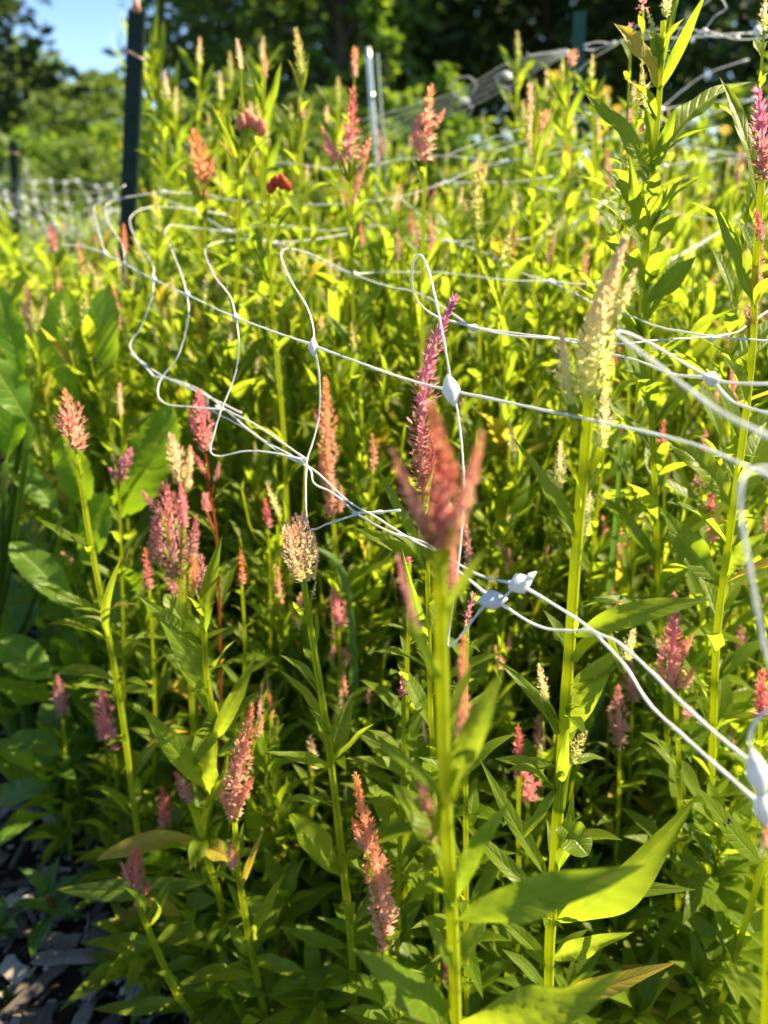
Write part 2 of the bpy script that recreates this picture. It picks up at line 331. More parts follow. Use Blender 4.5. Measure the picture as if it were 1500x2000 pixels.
# ---- a flower spike: hundreds of small pointed bracts round a bent axis
BT = np.array([(0, 0, 0), (-.5, .42, .05), (.5, .42, .05), (0, .40, .26), (0, 1, .08)], float)
BF = [(0, 2, 3), (0, 3, 1), (1, 3, 4), (3, 2, 4)]
def spike_geo(mb, pts, widths, dens=1.0, bl=None, seed=0, fan=4, openness=1.0, plump=0.0):
    """pts run base -> tip, widths are full widths along it (m)"""
    rs = np.random.default_rng(seed)
    p = smooth_path(pts, 6) if len(pts) > 2 else smooth_path(pts, 8)
    T, N, B = frames(p); k = len(p)
    d = np.concatenate([[0], np.cumsum(np.linalg.norm(np.diff(p, axis=0), axis=1))]); Lt = d[-1]; u = d / Lt
    wr = np.interp(u, np.linspace(0, 1, len(widths)), widths) / 2
    rm = float(np.mean(wr)); bl0 = (bl or min(0.012, max(0.0035, rm * 0.95))) * 1.18
    n = int(dens * 2.0 * math.pi * rm * Lt / (bl0 * 0.46) ** 2 * 0.50); n = max(16, min(n, 380 if dens <= 1 else 640))
    tt = (np.arange(n) + rs.uniform(0, 1, n)) / n
    ang = np.arange(n) * 2.39996 + rs.uniform(-.3, .3, n)
    lump = 1 + 0.22 * np.sin(tt * rs.uniform(18, 30) + ang * 2 + rs.uniform(0, 6)) * openness
    rr = np.interp(tt, u, wr) * lump
    ax = np.stack([np.interp(tt, u, p[:, i]) for i in range(3)], 1)
    Ti = nrm_rows(np.stack([np.interp(tt, u, T[:, i]) for i in range(3)], 1))
    Ni = nrm_rows(np.stack([np.interp(tt, u, N[:, i]) for i in range(3)], 1)); Bi = np.cross(Ti, Ni)
    O = np.cos(ang)[:, None] * Ni + np.sin(ang)[:, None] * Bi
    al = (1.22 - 0.82 * tt ** 1.3) * (0.72 + 0.28 * openness) + rs.uniform(-.12, .2, n)
    ls = bl0 * (1.05 - 0.45 * tt) * rs.uniform(0.8, 1.2, n)
    for q in range(fan):
        a2 = al + rs.uniform(-.60, .40, n) * ((1.0 - .5 * min(1, plump)) if q else 0.2)
        O2 = nrm_rows(O + (rs.uniform(-.75, .75, (n, 1)) * np.cross(Ti, O)) * (1 if q else 0.2))
        D = Ti * np.cos(a2)[:, None] + O2 * np.sin(a2)[:, None]
        Z = nrm_rows(O2 - D * np.sum(O2 * D, 1)[:, None] + 1e-6); X = np.cross(D, Z)
        lq = ls * rs.uniform(0.75, 1.1, n)
        base = ax + O * np.maximum(0.0, rr * 1.06 - ls * np.sin(al))[:, None]
        wd = lq * rs.uniform(0.24, 0.38, n) * (1 + plump)
        V = base[:, None, :] + BT[None, :, 0:1] * wd[:, None, None] * X[:, None, :] + BT[None, :, 1:2] * lq[:, None, None] * D[:, None, :] + BT[None, :, 2:3] * wd[:, None, None] * Z[:, None, :]
        rv = rs.uniform(0, 1, n)
        uv = np.stack([np.repeat(rv, 5), np.repeat(tt, 5)], 1)
        fa = (np.array(BF)[None] + (np.arange(n) * 5)[:, None, None]).reshape(-1, 3)
        mb.add(V.reshape(-1, 3), fa, uv)
    # the axis inside
    m2 = MB(); tube(m2, p, np.maximum(0.0006, wr * 0.25), 6)
    uv = m2.uv[0]; uv = np.stack([np.full(len(uv), 0.5), uv[:, 1] / max(Lt, 1e-6)], 1)
    mb.add(m2.v[0], m2.f[0], uv)
def nrm_rows(a): return a / (np.linalg.norm(a, axis=1)[:, None] + 1e-12)

UP = np.array([0, 0, 1.0]); CAM = np.array([0, 0, H])
COUNT = [0]
def nseed(): COUNT[0] += 1; return COUNT[0]

# ------------------------------------------------------------------ ground
def sheet(name, x0, x1, y0, y1, nx, ny, zf, material, label, cat):
    xs = np.linspace(x0, x1, nx + 1); ys = np.linspace(y0, y1, ny + 1)
    V = [(x, y, zf(x, y)) for y in ys for x in xs]
    f = [(j*(nx+1)+i, j*(nx+1)+i+1, (j+1)*(nx+1)+i+1, (j+1)*(nx+1)+i) for j in range(ny) for i in range(nx)]
    o = MB().add(V, f).obj(name, material); tag(o, label, cat, kind='structure'); return o
def bump_z(x, y): return 0.010 * math.sin(x * 9 + y * 5) + 0.008 * math.sin(x * 17 - y * 13) + 0.006 * math.sin(y * 31 + x * 3)
sheet('ground', -400, 400, -400, 400, 20, 20, lambda x, y: -0.035, M['field'], 'green field running back to the tree line', 'ground')
sheet('garden_soil', -5, 6, -1.5, 7.5, 110, 90, bump_z, M['soil'], 'dark bare soil and rotted mulch under the plants', 'soil')

# bed edge: the beds run forward to the left
A0 = np.array([-0.23, 0.58]); AD = np.array([-0.57, 0.82])
def side_of_edge(x, y):                   # >0 inside the bed
    d = np.array([x, y]) - A0; return d[0] * AD[1] - d[1] * AD[0]

# ------------------------------------------------------------------ wood chips on the path
def chip_geo(L, W, T, seed):
    rs = np.random.default_rng(seed); k = 6; rings = []
    for i in range(k + 1):
        t = i / k; e = rs.uniform(0.7, 1.0) if i in (0, k) else rs.uniform(0.85, 1.1)
        z = rs.uniform(-.15, .15) * T; sx = rs.uniform(-.06, .06) * W
        c = [(-1, -1), (-.2, -1.05), (1, -1), (1.03, .1), (1, .9), (.3, 1.15), (-.5, .9), (-1, .8)]
        rings.append([(sx + a * W / 2 * e * rs.uniform(.9, 1.1), (t - .5) * L + rs.uniform(-.07, .07) * L * (1 if i in (0, k) else .3), z + b * T / 2 * e * rs.uniform(.75, 1.2)) for a, b in c])
    V = np.array(rings).reshape(-1, 3); n = 8
    f = [(i*n+j, i*n+(j+1) % n, (i+1)*n+(j+1) % n, (i+1)*n+j) for i in range(k) for j in range(n)] + [tuple(range(n))[::-1], tuple(k*n + j for j in range(n))]
    return V, f
def rot(ax, ay, az):
    return np.array(Matrix.Rotation(az, 3, 'Z') @ Matrix.Rotation(ay, 3, 'Y') @ Matrix.Rotation(ax, 3, 'X'))
mb = MB()
for i in range(8500):
    y = R(0.35, 6.5) ** 1.0 if i > 7000 else R(0.4, 2.0); off = R(-1.9, 0.35) if i > 7000 else R(-.85, .25)
    x = A0[0] + (y - A0[1]) / AD[1] * AD[0] + off
    L = R(.004, .018) if i % 4 else R(.02, .055); V, f = chip_geo(L, L * R(.12, .45), R(.002, .006), i)
    V = V @ rot(R(-.5, .5), R(-.5, .5), R(0, 6.28)).T + np.array([x, y, bump_z(x, y) + R(.004, .022)])
    mb.add(V, f)
o = mb.obj('wood_mulch', M['chip'], smooth=False); tag(o, 'grey and brown shredded wood mulch covering the path', 'mulch', kind='stuff')
chips = [ # u, v, length px, width px, angle in picture deg
 (75, 1915, 130, 34, 50, 'long pale grey wood chip lying aslant at the bottom left corner'), (70, 1975, 60, 50, 10, 'squarish pale wood chip at the very bottom left'),
 (160, 1970, 36, 70, 0, 'upright grey block of wood chip beside the squarish pale one'), (25, 1895, 45, 60, 60, 'short thick grey chip on the left picture edge'),
 (150, 1870, 150, 30, 6, 'flat dark brown bark strip under the small weed'), (65, 1716, 130, 14, 2, 'thin straight grey stick lying level on the mulch'),
 (42, 1640, 14, 90, 0, 'narrow dark twig pointing away up the path'), (95, 1695, 30, 20, 20, 'small pale chip just behind the level stick'),
 (245, 1860, 60, 110, 20, 'broad slate grey wood slab under the leaves'), (270, 1940, 70, 60, 80, 'blue grey wood slab at the foot of the near plants'),
 (20, 1610, 36, 22, 30, 'small light chip at the left edge under the big leaf'), (110, 1750, 50, 30, 70, 'rounded grey chip beside the small weed'),
 (200, 1820, 60, 40, 100, 'dull brown chip to the right of the small weed'), (130, 1790, 40, 25, 45, 'tiny curled chip behind the small weed'),
 (190, 1905, 80, 26, 75, 'slanting splintered chip near the bottom left'), (215, 1985, 60, 30, 60, 'split grey chip cut by the bottom edge'),
 (25, 1760, 70, 20, 15, 'dark splinter left of the small weed'), (100, 1600, 40, 20, 150, 'small brown chip in the shade of the broad leaves')]
def ray_ground(u, v, z=0.0):
    a = (u - 750) / F; b = (1000 - v) / F; d = np.array([a, CP + b * SP, -SP + b * CP]); k = (z - H) / d[2]
    return CAM + d * k, k
for i, (u, v, lp, wp, an, lab) in enumerate(chips):
    c, k = ray_ground(u, v, 0.02); sc = k / F
    if wp > lp: lp, wp, an = wp, lp, an + 90
    V, f = chip_geo(lp * sc, wp * sc * .8, R(.004, .008), 900 + i)
    V = V @ rot(R(-.12, .12), R(-.15, .15), math.radians(an) - math.pi / 2).T
    o = MB().add(V, f).obj('wood_chip', M['chip'], smooth=False); o.location = (*c[:2], bump_z(*c[:2]) + .024)
    tag(o, lab, 'wood chip', 'larger wood chips on the path')

# ------------------------------------------------------------------ hero plants
def spike_obj(root, org, pts, widths, m, **kw):
    mb = MB(); spike_geo(mb, [np.asarray(q) - org for q in pts], widths, seed=nseed(), **kw); return mb.obj('flower_spike', M[m], root, smooth=False)
def leaf_obj(root, org, p0, p1, W, nhint=None, kind='lance', m='leaf', bulge=None, fold=0.30, wave=0.26, nl=40, na=8, curl=0.0):
    p0 = np.asarray(p0); p1 = np.asarray(p1); L = np.linalg.norm(p1 - p0)
    if nhint is None:
        nhint = nrm(CAM - (p0 + p1) / 2) * R(0.7, 1.1) + UP * R(.5, 1.0) + np.array([R(-.4, .4), R(-.2, .2), 0])
    V, f, uv = leaf_geo(L, W, R(.03, .13) if bulge is None else bulge, fold, wave, nl, na, kind, nseed(), curl)
    me = MB().add(V, f, uv).mesh('leaf', M[m])
    return child('leaf', me, root, mtx(p0 - org, basis(p1 - p0, nhint)))
LEAFPOOL = {}
def pool_leaf(kind, i, m):
    key = (kind, i, m)
    if key not in LEAFPOOL:
        rs = np.random.default_rng(i * 7 + 3)
        V, f, uv = leaf_geo(1.0, rs.uniform(.17, .26) if kind == 'lance' else .42, rs.uniform(.02, .16), rs.uniform(.15, .5), rs.uniform(.08, .22), 10, 4, kind, i + 500, rs.uniform(0, .25))
        LEAFPOOL[key] = MB().add(V, f, uv).mesh('leaf', M[m])
    return LEAFPOOL[key]
def add_pool_leaf(root, org, p0, d, L, m='leaf', up=None, wsc=1.0):
    n = UP * 1.0 + nrm(d) * 0 + np.array([R(-.5, .5), R(-.5, .5), 0]) if up is None else up
    me = pool_leaf('lance', int(rng.integers(0, 10)), m); B = basis(d, n)
    mm = mtx(p0 - org, B) @ Matrix.Diagonal((L * wsc, L, L, 1)); return child('leaf', me, root, mm)

LW = lambda a, b, t: a + (b - a) * t
def hero(label, Y, stem, w, spikes=(), leaves=(), auto=1.0, group=None, stem_m='stem', branches=(), lean=0.0, autolen=1.0, skip=0.0):
    """stem: photo pixels top -> bottom; spikes: (pixels base->tip, widths px, material[, Y]); leaves: (u0,v0,u1,v1,w[,dY tip])"""
    pts = [P(u, v, Y + lean * i) for i, (u, v) in enumerate(stem)]
    d = pts[-1] - pts[-2]
    if pts[-1][2] > 0.01:                               # carry the stem on down to the soil
        dd = np.array([d[0], d[1], min(d[2], -abs(d[0]) * 1.2 - .01)]); g = pts[-1] + dd * (-(pts[-1][2] + .01) / dd[2])
        mdl = (pts[-1] + g) / 2 + np.array([R(-.006, .006), R(-.006, .006), 0]); pts += [mdl, g]
    else: pts[-1][2] = -0.005
    org = np.array([pts[-1][0], pts[-1][1], 0.0])
    root = thing('celosia_plant', label, 'flower plant', org, group)
    p = smooth_path(pts, 7); p = p + 0.0
    sc = scale_at(stem[0][1], Y); r0 = w * sc / 2 * .90
    z = p[:, 2]; tt = (z[0] - z) / (z[0] - z[-1])
    mb = MB(); rad = r0 * (0.70 + 0.26 * np.minimum(1, tt * 2.2)) * (1 + .07 * np.maximum(0, np.sin(tt * 46 + w)) ** 6); hs = 14 if w > 14 else 8
    tube(mb, p - org, rad, hs, 0.05 if w > 14 else 0.0)
    for bl in branches:                                 # (pixels..., width px)
        bp, bw = bl[0], bl[1]; by = bl[2] if len(bl) > 2 else Y
        q = smooth_path([P(u, v, LW(Y, by, i / (len(bp) - 1))) for i, (u, v) in enumerate(bp)], 5)
        tube(mb, q - org, np.linspace(1.1, 0.8, len(q)) * bw * scale_at(bp[0][1], Y) / 2, 8)
    mb.obj('stem', M[stem_m], root)
    for s in spikes:
        pp, ww, m = s[0], s[1], s[2]; ys = s[3] if len(s) > 3 else Y
        kw = s[4] if len(s) > 4 else {}
        scs = scale_at(pp[0][1], ys); spike_obj(root, org, [P(u, v, ys + .004 * i) for i, (u, v) in enumerate(pp)], [x * scs for x in ww], m, **kw)
        if abs(pp[0][0] - stem[0][0]) + abs(pp[0][1] - stem[0][1]) > 12:      # its stalk back to the stem
            b3 = P(*pp[0], ys); i = int(np.argmin(np.linalg.norm(p - (b3 - UP * .02), axis=1))); m3 = (b3 + p[i]) / 2 - UP * .004
            mb2 = MB(); tube(mb2, smooth_path([p[i] - org, m3 - org, b3 - org], 4), max(.0011, min(.002, ww[0] * scs * .12)), 6); mb2.obj('flower_stalk', M[stem_m], root)
    for l in leaves:
        u0, v0, u1, v1, lw = l[:5]; dy = l[5] if len(l) > 5 else R(-.05, .03); opt = l[6] if len(l) > 6 else {}
        p0 = P(u0, v0, Y); p1 = P(u1, v1, Y + dy)
        i = int(np.argmin(np.linalg.norm(p - p0, axis=1)))
        if np.linalg.norm(p[i] - p0) < .03: p0 = p[i]
        leaf_obj(root, org, p0, p1, lw * scale_at(v0, Y) * .98, **opt)
    # small leaves and axillary tufts up the stem, as the species grows them
    if auto > 0:
        dist = np.concatenate([[0], np.cumsum(np.linalg.norm(np.diff(p, axis=0), axis=1))]); Lt = dist[-1]; s = .02 + skip; ph = R(0, 6)
        while s < Lt - .03:
            f = s / Lt; q = np.array([np.interp(s, dist, p[:, i]) for i in range(3)]); ph += 2.4 + R(-.3, .3)
            o = np.array([math.cos(ph), math.sin(ph), 0]); rr = np.interp(s, dist, rad)
            Lf = (0.022 + 0.075 * min(1, s / .30)) * R(.75, 1.25) * autolen
            if q[1] < 0.36 and o[1] < 0: o[1] *= 0.1
            dr = nrm(o + UP * R(.35, 1.2))
            add_pool_leaf(root, org, q + o * rr * .8, dr, Lf, 'leaf' if f < .6 else 'leaf_deep', up=UP + o * -.3)
            for k in range(int(rng.integers(1, 4))):    # tuft in the axil
                o2 = nrm(o + np.array([R(-.8, .8), R(-.8, .8), 0])); add_pool_leaf(root, org, q + o * rr + UP * .003, nrm(o2 + UP * R(.6, 2.2)), Lf * R(.25, .5), 'leaf', up=UP - o2 * .5, wsc=.85)
            s += R(.018, .034) / auto
    return root

NEAR = 'celosia plants close to the camera'
# the blurred coral plant nearest the lens
hero('tall out of focus coral celosia, closest to the camera, with a thick yellow stem', 0.27,
     [(858, 1075), (863, 1300), (870, 1550), (884, 1800), (890, 2000)], 42,
     [([(860, 1070), (862, 980), (868, 900), (845, 800)], [104, 92, 40, 14], 'coraldeep', .27, dict(bl=.0065, dens=1.3)),
      ([(830, 1030), (795, 950), (770, 885)], [44, 38, 10], 'coral', .27), ([(885, 1030), (915, 950), (940, 850)], [44, 38, 10], 'coral', .265),
      ([(880, 1060), (900, 990), (915, 930)], [34, 30, 12], 'coraldeep', .27), ([(815, 1240), (795, 1160), (778, 1090)], [26, 24, 8], 'dusty', .28),
      ([(893, 1500), (903, 1400), (905, 1245)], [20, 30, 10], 'coral', .29), ([(888, 1160), (884, 1090), (886, 1040)], [22, 28, 10], 'coral', .28),
      ([(845, 1640), (835, 1570), (812, 1500)], [16, 30, 10], 'coral', .28), ([(880, 1930), (876, 1880), (870, 1850)], [20, 24, 8], 'rose', .27)],
     [(880, 1210, 955, 1060, 22, .0), (878, 1540, 985, 1300, 50, .01), (900, 1790, 1265, 1688, 70, -.01, dict(fold=.14, nhint=np.array([0, -.75, .6]))),
      (868, 1700, 765, 1530, 66, .05), (862, 1590, 685, 1430, 22, -.01), (905, 1760, 1000, 1560, 40, .01), (878, 2010, 688, 1852, 84, -.01, dict(fold=.15)),
      (892, 1990, 1215, 1892, 96, -.02, dict(fold=.14, nhint=np.array([.1, -.8, .6]))), (872, 1440, 925, 1290, 22, .02), (858, 1350, 780, 1180, 20, -.01),
      (885, 1880, 825, 1780, 26, .0), (895, 1900, 935, 1810, 22, .01), (880, 1950, 760, 2020, 70, .0)],
     auto=.55, autolen=.45, skip=.05, group=NEAR, branches=[([(868, 1560), (850, 1620), (840, 1640)], 14), ([(885, 1560), (893, 1500)], 14), ([(855, 1300), (825, 1270), (815, 1240)], 12)])
hero('cream celosia with two fat pointed heads side by side on one thick stem', 0.53,
     [(593, 1135), (610, 1250), (640, 1440), (665, 1650), (686, 1850), (692, 2000)], 21,
     [([(602, 1134), (600, 1085), (582, 1008)], [34, 50, 22], 'cream', .53, dict(bl=.0045, openness=.35, plump=.8, dens=1.1)), ([(588, 1136), (574, 1092), (563, 1030)], [28, 40, 22], 'cream', .52, dict(bl=.0045, openness=.35, plump=.8, dens=1.1)),
      ([(604, 1100), (620, 1088)], [20, 6], 'cream'), ([(608, 1172), (617, 1136)], [10, 5], 'lime')],
     [(606, 1310, 591, 1262, 15), (628, 1400, 545, 1308, 20), (634, 1480, 611, 1365, 30), (645, 1500, 515, 1468, 24), (652, 1490, 732, 1413, 22),
      (662, 1700, 563, 1592, 50, -.03, dict(kind='oval')), (665, 1690, 720, 1650, 22), (668, 1700, 580, 1640, 20), (618, 1230, 572, 1175, 12), (610, 1270, 617, 1190, 9),
      (680, 1860, 545, 1810, 26), (684, 1850, 730, 1800, 26), (686, 1900, 560, 1925, 40), (640, 1440, 600, 1380, 12)], auto=.55, group=NEAR, autolen=.8, skip=.1)
hero('celosia with a curved magenta pink spike beside the big white net knot', 0.56,
     [(830, 955), (836, 1150), (840, 1350), (850, 1600), (855, 1900)], 15,
     [([(828, 965), (822, 860), (835, 720), (858, 650), (888, 585)], [42, 56, 50, 34, 8], 'purple', .56, dict(bl=.0085)), ([(840, 950), (848, 850), (845, 800)], [30, 26, 8], 'coraldeep', .55)],
     [(836, 1120, 730, 905, 26, .0), (832, 1100, 690, 1030, 30), (838, 1260, 785, 1070, 20), (845, 1010, 850, 900, 10), (838, 1100, 905, 1010, 16)], auto=.8, group=NEAR)
hero('tall pale cream celosia with a fat knobbly spike crossed by the net', 0.43,
     [(1152, 770), (1142, 900), (1128, 1050), (1112, 1280), (1096, 1500), (1084, 1680), (1074, 1850), (1070, 2000)], 34,
     [([(1155, 775), (1160, 690), (1176, 600), (1195, 540), (1220, 468)], [70, 80, 52, 30, 10], 'greencream', .43, dict(bl=.0062, plump=.9, dens=1.3, openness=.35)),
      ([(1118, 790), (1106, 740), (1096, 655)], [34, 44, 8], 'greencream', .43), ([(1200, 625), (1220, 580), (1240, 530)], [26, 28, 6], 'greencream', .435),
      ([(1172, 878), (1180, 830), (1182, 770)], [26, 34, 12], 'greencream', .44), ([(1092, 955), (1094, 900), (1095, 865)], [30, 28, 6], 'greencream', .43),
      ([(1142, 1050), (1148, 1000), (1152, 950)], [18, 20, 6], 'greencream', .44), ([(1190, 1232), (1200, 1205), (1214, 1175)], [30, 26, 6], 'lime', .43),
      ([(1220, 1290), (1228, 1260), (1238, 1232)], [32, 28, 8], 'greencream', .43), ([(1066, 1372), (1060, 1335), (1053, 1300)], [20, 24, 6], 'greencream', .43),
      ([(1108, 1492), (1126, 1460), (1144, 1430)], [30, 30, 6], 'lime', .42)],
     [(1118, 1040, 998, 852, 26, .0), (1190, 1240, 1388, 1170, 46, -.02, dict(nhint=np.array([-.2, -.75, .6]))), (1105, 1450, 1212, 1262, 62, .01, dict(nhint=np.array([-.5, -.8, .3]))),
      (1092, 1450, 965, 1285, 26, .02), (1095, 1520, 1112, 1405, 22, -.02), (1100, 1500, 1182, 1482, 20), (1095, 1505, 965, 1482, 26), (1088, 1600, 1148, 1668, 60, -.03, dict(kind='oval', curl=.2)),
      (1090, 1790, 1362, 1738, 34, -.02), (1098, 1800, 1365, 1548, 70, -.03, dict(fold=.3, nhint=np.array([-.1, -.9, .25]))), (1078, 1880, 1238, 1820, 34), (1080, 1960, 1325, 1878, 36, -.02),
      (1095, 1530, 1020, 1640, 20), (1084, 1700, 1120, 1540, 26), (1082, 1720, 935, 1480, 30, .05), (1080, 1780, 900, 1600, 34, .08), (1130, 1000, 1100, 900, 10), (1112, 1240, 1118, 1190, 12),
      (1070, 1900, 960, 1780, 30), (1072, 1950, 1000, 2010, 60, -.04, dict(kind='oval'))],
     auto=.55, autolen=.55, skip=.05, group=NEAR, branches=[([(1145, 925), (1165, 900), (1172, 876)], 16), ([(1122, 850), (1120, 790)], 14), ([(1118, 1285), (1150, 1250), (1190, 1230)], 22),
       ([(1128, 1045), (1100, 990), (1094, 955)], 12), ([(1090, 1430), (1075, 1400), (1066, 1370)], 12), ([(1092, 1580), (1100, 1530), (1108, 1490)], 22), ([(1190, 1240), (1215, 1310), (1220, 1288)], 12), ([(1080, 1800), (1130, 1760)], 14)])
hero('salmon celosia with a long ragged spike leaning left at bottom centre', 0.50,
     [(754, 1855), (755, 1930), (752, 2000)], 13,
     [([(754, 1850), (748, 1770), (738, 1700), (716, 1620), (694, 1515)], [30, 54, 44, 30, 7], 'salmon', .50, dict(bl=.0085)), ([(716, 1660), (700, 1630), (688, 1600)], [24, 22, 5], 'salmon', .50),
      ([(740, 1880), (738, 1870), (738, 1850)], [14, 12, 4], 'coral', .50)],
     [(752, 1990, 640, 1930, 34), (754, 1960, 830, 1900, 34), (755, 1980, 700, 2050, 40)], auto=1.2, group=NEAR, stem_m='stem')
hero('celosia with a coral pink spike and loose side clusters, left of bottom centre', 0.54,
     [(458, 1605), (468, 1720), (490, 1850), (520, 2000)], 17,
     [([(455, 1600), (466, 1510), (482, 1440), (492, 1380)], [22, 54, 36, 8], 'coral', .54, dict(bl=.008)), ([(468, 1575), (480, 1545), (494, 1520)], [14, 22, 5], 'coral', .535), ([(442, 1580), (436, 1560), (432, 1540)], [14, 18, 5], 'coral', .54),
      ([(500, 1440), (508, 1420), (512, 1400)], [14, 14, 4], 'salmon', .55), ([(456, 1695), (454, 1670), (452, 1650)], [22, 26, 12], 'salmon', .53)],
     [(500, 1860, 545, 1780, 22), (508, 1880, 440, 1800, 28), (505, 1880, 600, 1900, 30), (470, 1740, 435, 1640, 16), (515, 1950, 620, 1920, 24), (490, 1850, 560, 1700, 26), (520, 1950, 430, 1900, 34), (475, 1740, 520, 1610, 14)], auto=.9, group=NEAR, autolen=.9)
hero('short celosia with a small dark rose head, nearest the mulch path', 0.56,
     [(268, 1745), (280, 1790), (305, 1850), (340, 1930), (378, 1985)], 16,
     [([(266, 1735), (266, 1700), (264, 1656)], [24, 34, 6], 'rose', .56, dict(bl=.005)), ([(255, 1722), (246, 1705), (238, 1686)], [14, 16, 5], 'pink', .56), ([(280, 1748), (286, 1735), (290, 1722)], [12, 14, 4], 'rose', .56), ([(272, 1770), (270, 1762), (268, 1754)], [18, 16, 8], 'rose', .56)],
     [(302, 1805, 341, 1702, 20), (278, 1790, 238, 1730, 14), (300, 1810, 285, 1755, 12), (300, 1850, 208, 1828, 30, .0), (310, 1840, 402, 1828, 42, .02), (352, 1955, 178, 1972, 30, -.02), (340, 1930, 440, 1950, 30), (330, 1900, 385, 1870, 24), (345, 1940, 300, 1900, 20)], auto=.0, group=NEAR)
hero('bushy celosia with a dark rose bud head among upright leaves, left of the cream pair', 0.60,
     [(398, 1170), (402, 1300), (418, 1430), (412, 1540), (395, 1640), (430, 1760), (440, 1900)], 17,
     [([(399, 1165), (396, 1120), (393, 1088)], [26, 32, 8], 'dusty', .60, dict(bl=.006)), ([(382, 1150), (378, 1110), (372, 1085)], [18, 20, 6], 'orange', .61), ([(372, 1568), (360, 1540), (345, 1512)], [24, 30, 6], 'dusty', .59)],
     [(408, 1250, 435, 1042, 28, .0), (402, 1265, 268, 1162, 26, .0), (405, 1300, 322, 1160, 44, .02, dict(kind='oval')), (420, 1420, 290, 1185, 46, .02), (420, 1450, 505, 1270, 30), (425, 1440, 500, 1350, 24),
      (408, 1550, 425, 1392, 50, .0, dict(nhint=np.array([-.4, -.9, .2]))), (370, 1530, 268, 1370, 40, -.01), (395, 1640, 185, 1682, 40, -.02, dict(bulge=.16, nhint=np.array([0, -.5, .85]))), (395, 1640, 372, 1700, 36, -.05), (420, 1715, 108, 1738, 44, .04),
      (400, 1560, 445, 1470, 22), (420, 1500, 330, 1430, 30), (410, 1360, 345, 1300, 20), (400, 1230, 355, 1160, 12), (412, 1330, 460, 1250, 18), (430, 1760, 350, 1800, 40), (432, 1800, 530, 1770, 40), (398, 1650, 475, 1690, 40)], auto=.7, group=NEAR, autolen=.7,
     branches=[([(395, 1640), (385, 1600), (372, 1568)], 16)])
hero('celosia with a big dusty pink branched plume above the left leaves', 0.74,
     [(350, 1125), (362, 1210), (372, 1330), (380, 1500)], 14,
     [([(345, 1125), (335, 1060), (330, 1000), (322, 945)], [44, 72, 54, 10], 'dusty', .74, dict(bl=.010)), ([(318, 1010), (298, 985), (278, 962)], [26, 22, 5], 'dusty', .74), ([(355, 1030), (358, 990), (352, 945)], [26, 24, 6], 'pink', .73),
      ([(372, 1100), (378, 1050), (384, 1010)], [30, 28, 6], 'dusty', .73), ([(305, 1100), (306, 1060), (300, 1020)], [30, 36, 10], 'dusty', .75), ([(345, 1180), (340, 1140), (330, 1110)], [40, 40, 20], 'dusty', .76)], [], auto=.8)
hero('tall slender celosia with a coral red plume standing over the left foliage', 0.70,
     [(150, 885), (172, 1030), (200, 1180), (228, 1330), (246, 1450), (262, 1580)], 16,
     [([(148, 880), (145, 845), (140, 815), (128, 768)], [34, 60, 48, 8], 'coral', .70, dict(bl=.010)), ([(156, 880), (162, 868), (165, 856)], [14, 14, 4], 'coral', .7), ([(128, 838), (118, 825), (104, 812)], [14, 12, 3], 'salmon', .7)],
     [(172, 1070, 72, 1012, 18), (176, 1060, 112, 1050, 8), (205, 1210, 68, 1140, 22), (205, 1200, 140, 1190, 10), (210, 1220, 140, 1208, 12), (150, 930, 125, 888, 6), (160, 940, 178, 915, 6), (215, 1330, 105, 1320, 26, .0, dict(bulge=.22)), (235, 1350, 305, 1355, 20), (212, 1210, 275, 1180, 12), (232, 1350, 140, 1338, 16), (220, 1250, 240, 1080, 16)], auto=.5, autolen=.7, skip=.1)
hero('pink celosia spike on a coral red stalk, behind the dusty plume', 0.78,
     [(402, 885), (412, 970), (424, 1060), (430, 1250)], 8,
     [([(403, 880), (398, 840), (388, 765)], [34, 44, 8], 'pink', .78, dict(bl=.008)), ([(382, 850), (376, 825), (369, 802)], [16, 16, 5], 'pink', .78), ([(400, 925), (390, 905), (378, 885)], [14, 14, 4], 'pink', .78), ([(418, 940), (424, 925), (428, 905)], [12, 14, 4], 'dusty', .78), ([(404, 1000), (404, 980), (402, 965)], [24, 24, 12], 'pink', .79)], [], auto=.6, stem_m='stem_red')
hero('small cream celosia plume between the pink spike and the dusty plume', 0.82,
     [(355, 945), (362, 1050), (370, 1200)], 10, [([(354, 945), (348, 900), (334, 852)], [36, 46, 8], 'cream', .82), ([(366, 925), (372, 900), (372, 872)], [20, 18, 5], 'cream', .82), ([(362, 960), (368, 945), (370, 925)], [16, 20, 8], 'cream', .81)], [], auto=.6)
hero('celosia with a slanting purplish pink spike alone over the broad dark leaf', 0.85,
     [(232, 945), (236, 1050), (240, 1200)], 8, [([(230, 942), (240, 912), (256, 878)], [30, 28, 6], 'purple', .85), ([(224, 932), (220, 925), (215, 915)], [12, 12, 4], 'purple', .85)], [], auto=.8)
hero('tall thin salmon celosia spike hanging behind the vertical net cord', 0.86,
     [(652, 1000), (655, 1100), (660, 1250)], 12, [([(650, 1010), (642, 940), (640, 860), (636, 742)], [22, 34, 38, 8], 'salmon', .86, dict(bl=.009)), ([(628, 840), (620, 820), (612, 800)], [14, 14, 4], 'salmon', .86), ([(662, 1000), (668, 975), (666, 950)], [14, 16, 4], 'coral', .86), ([(634, 940), (630, 910), (628, 885)], [16, 18, 6], 'salmon', .86)], [], auto=.9)
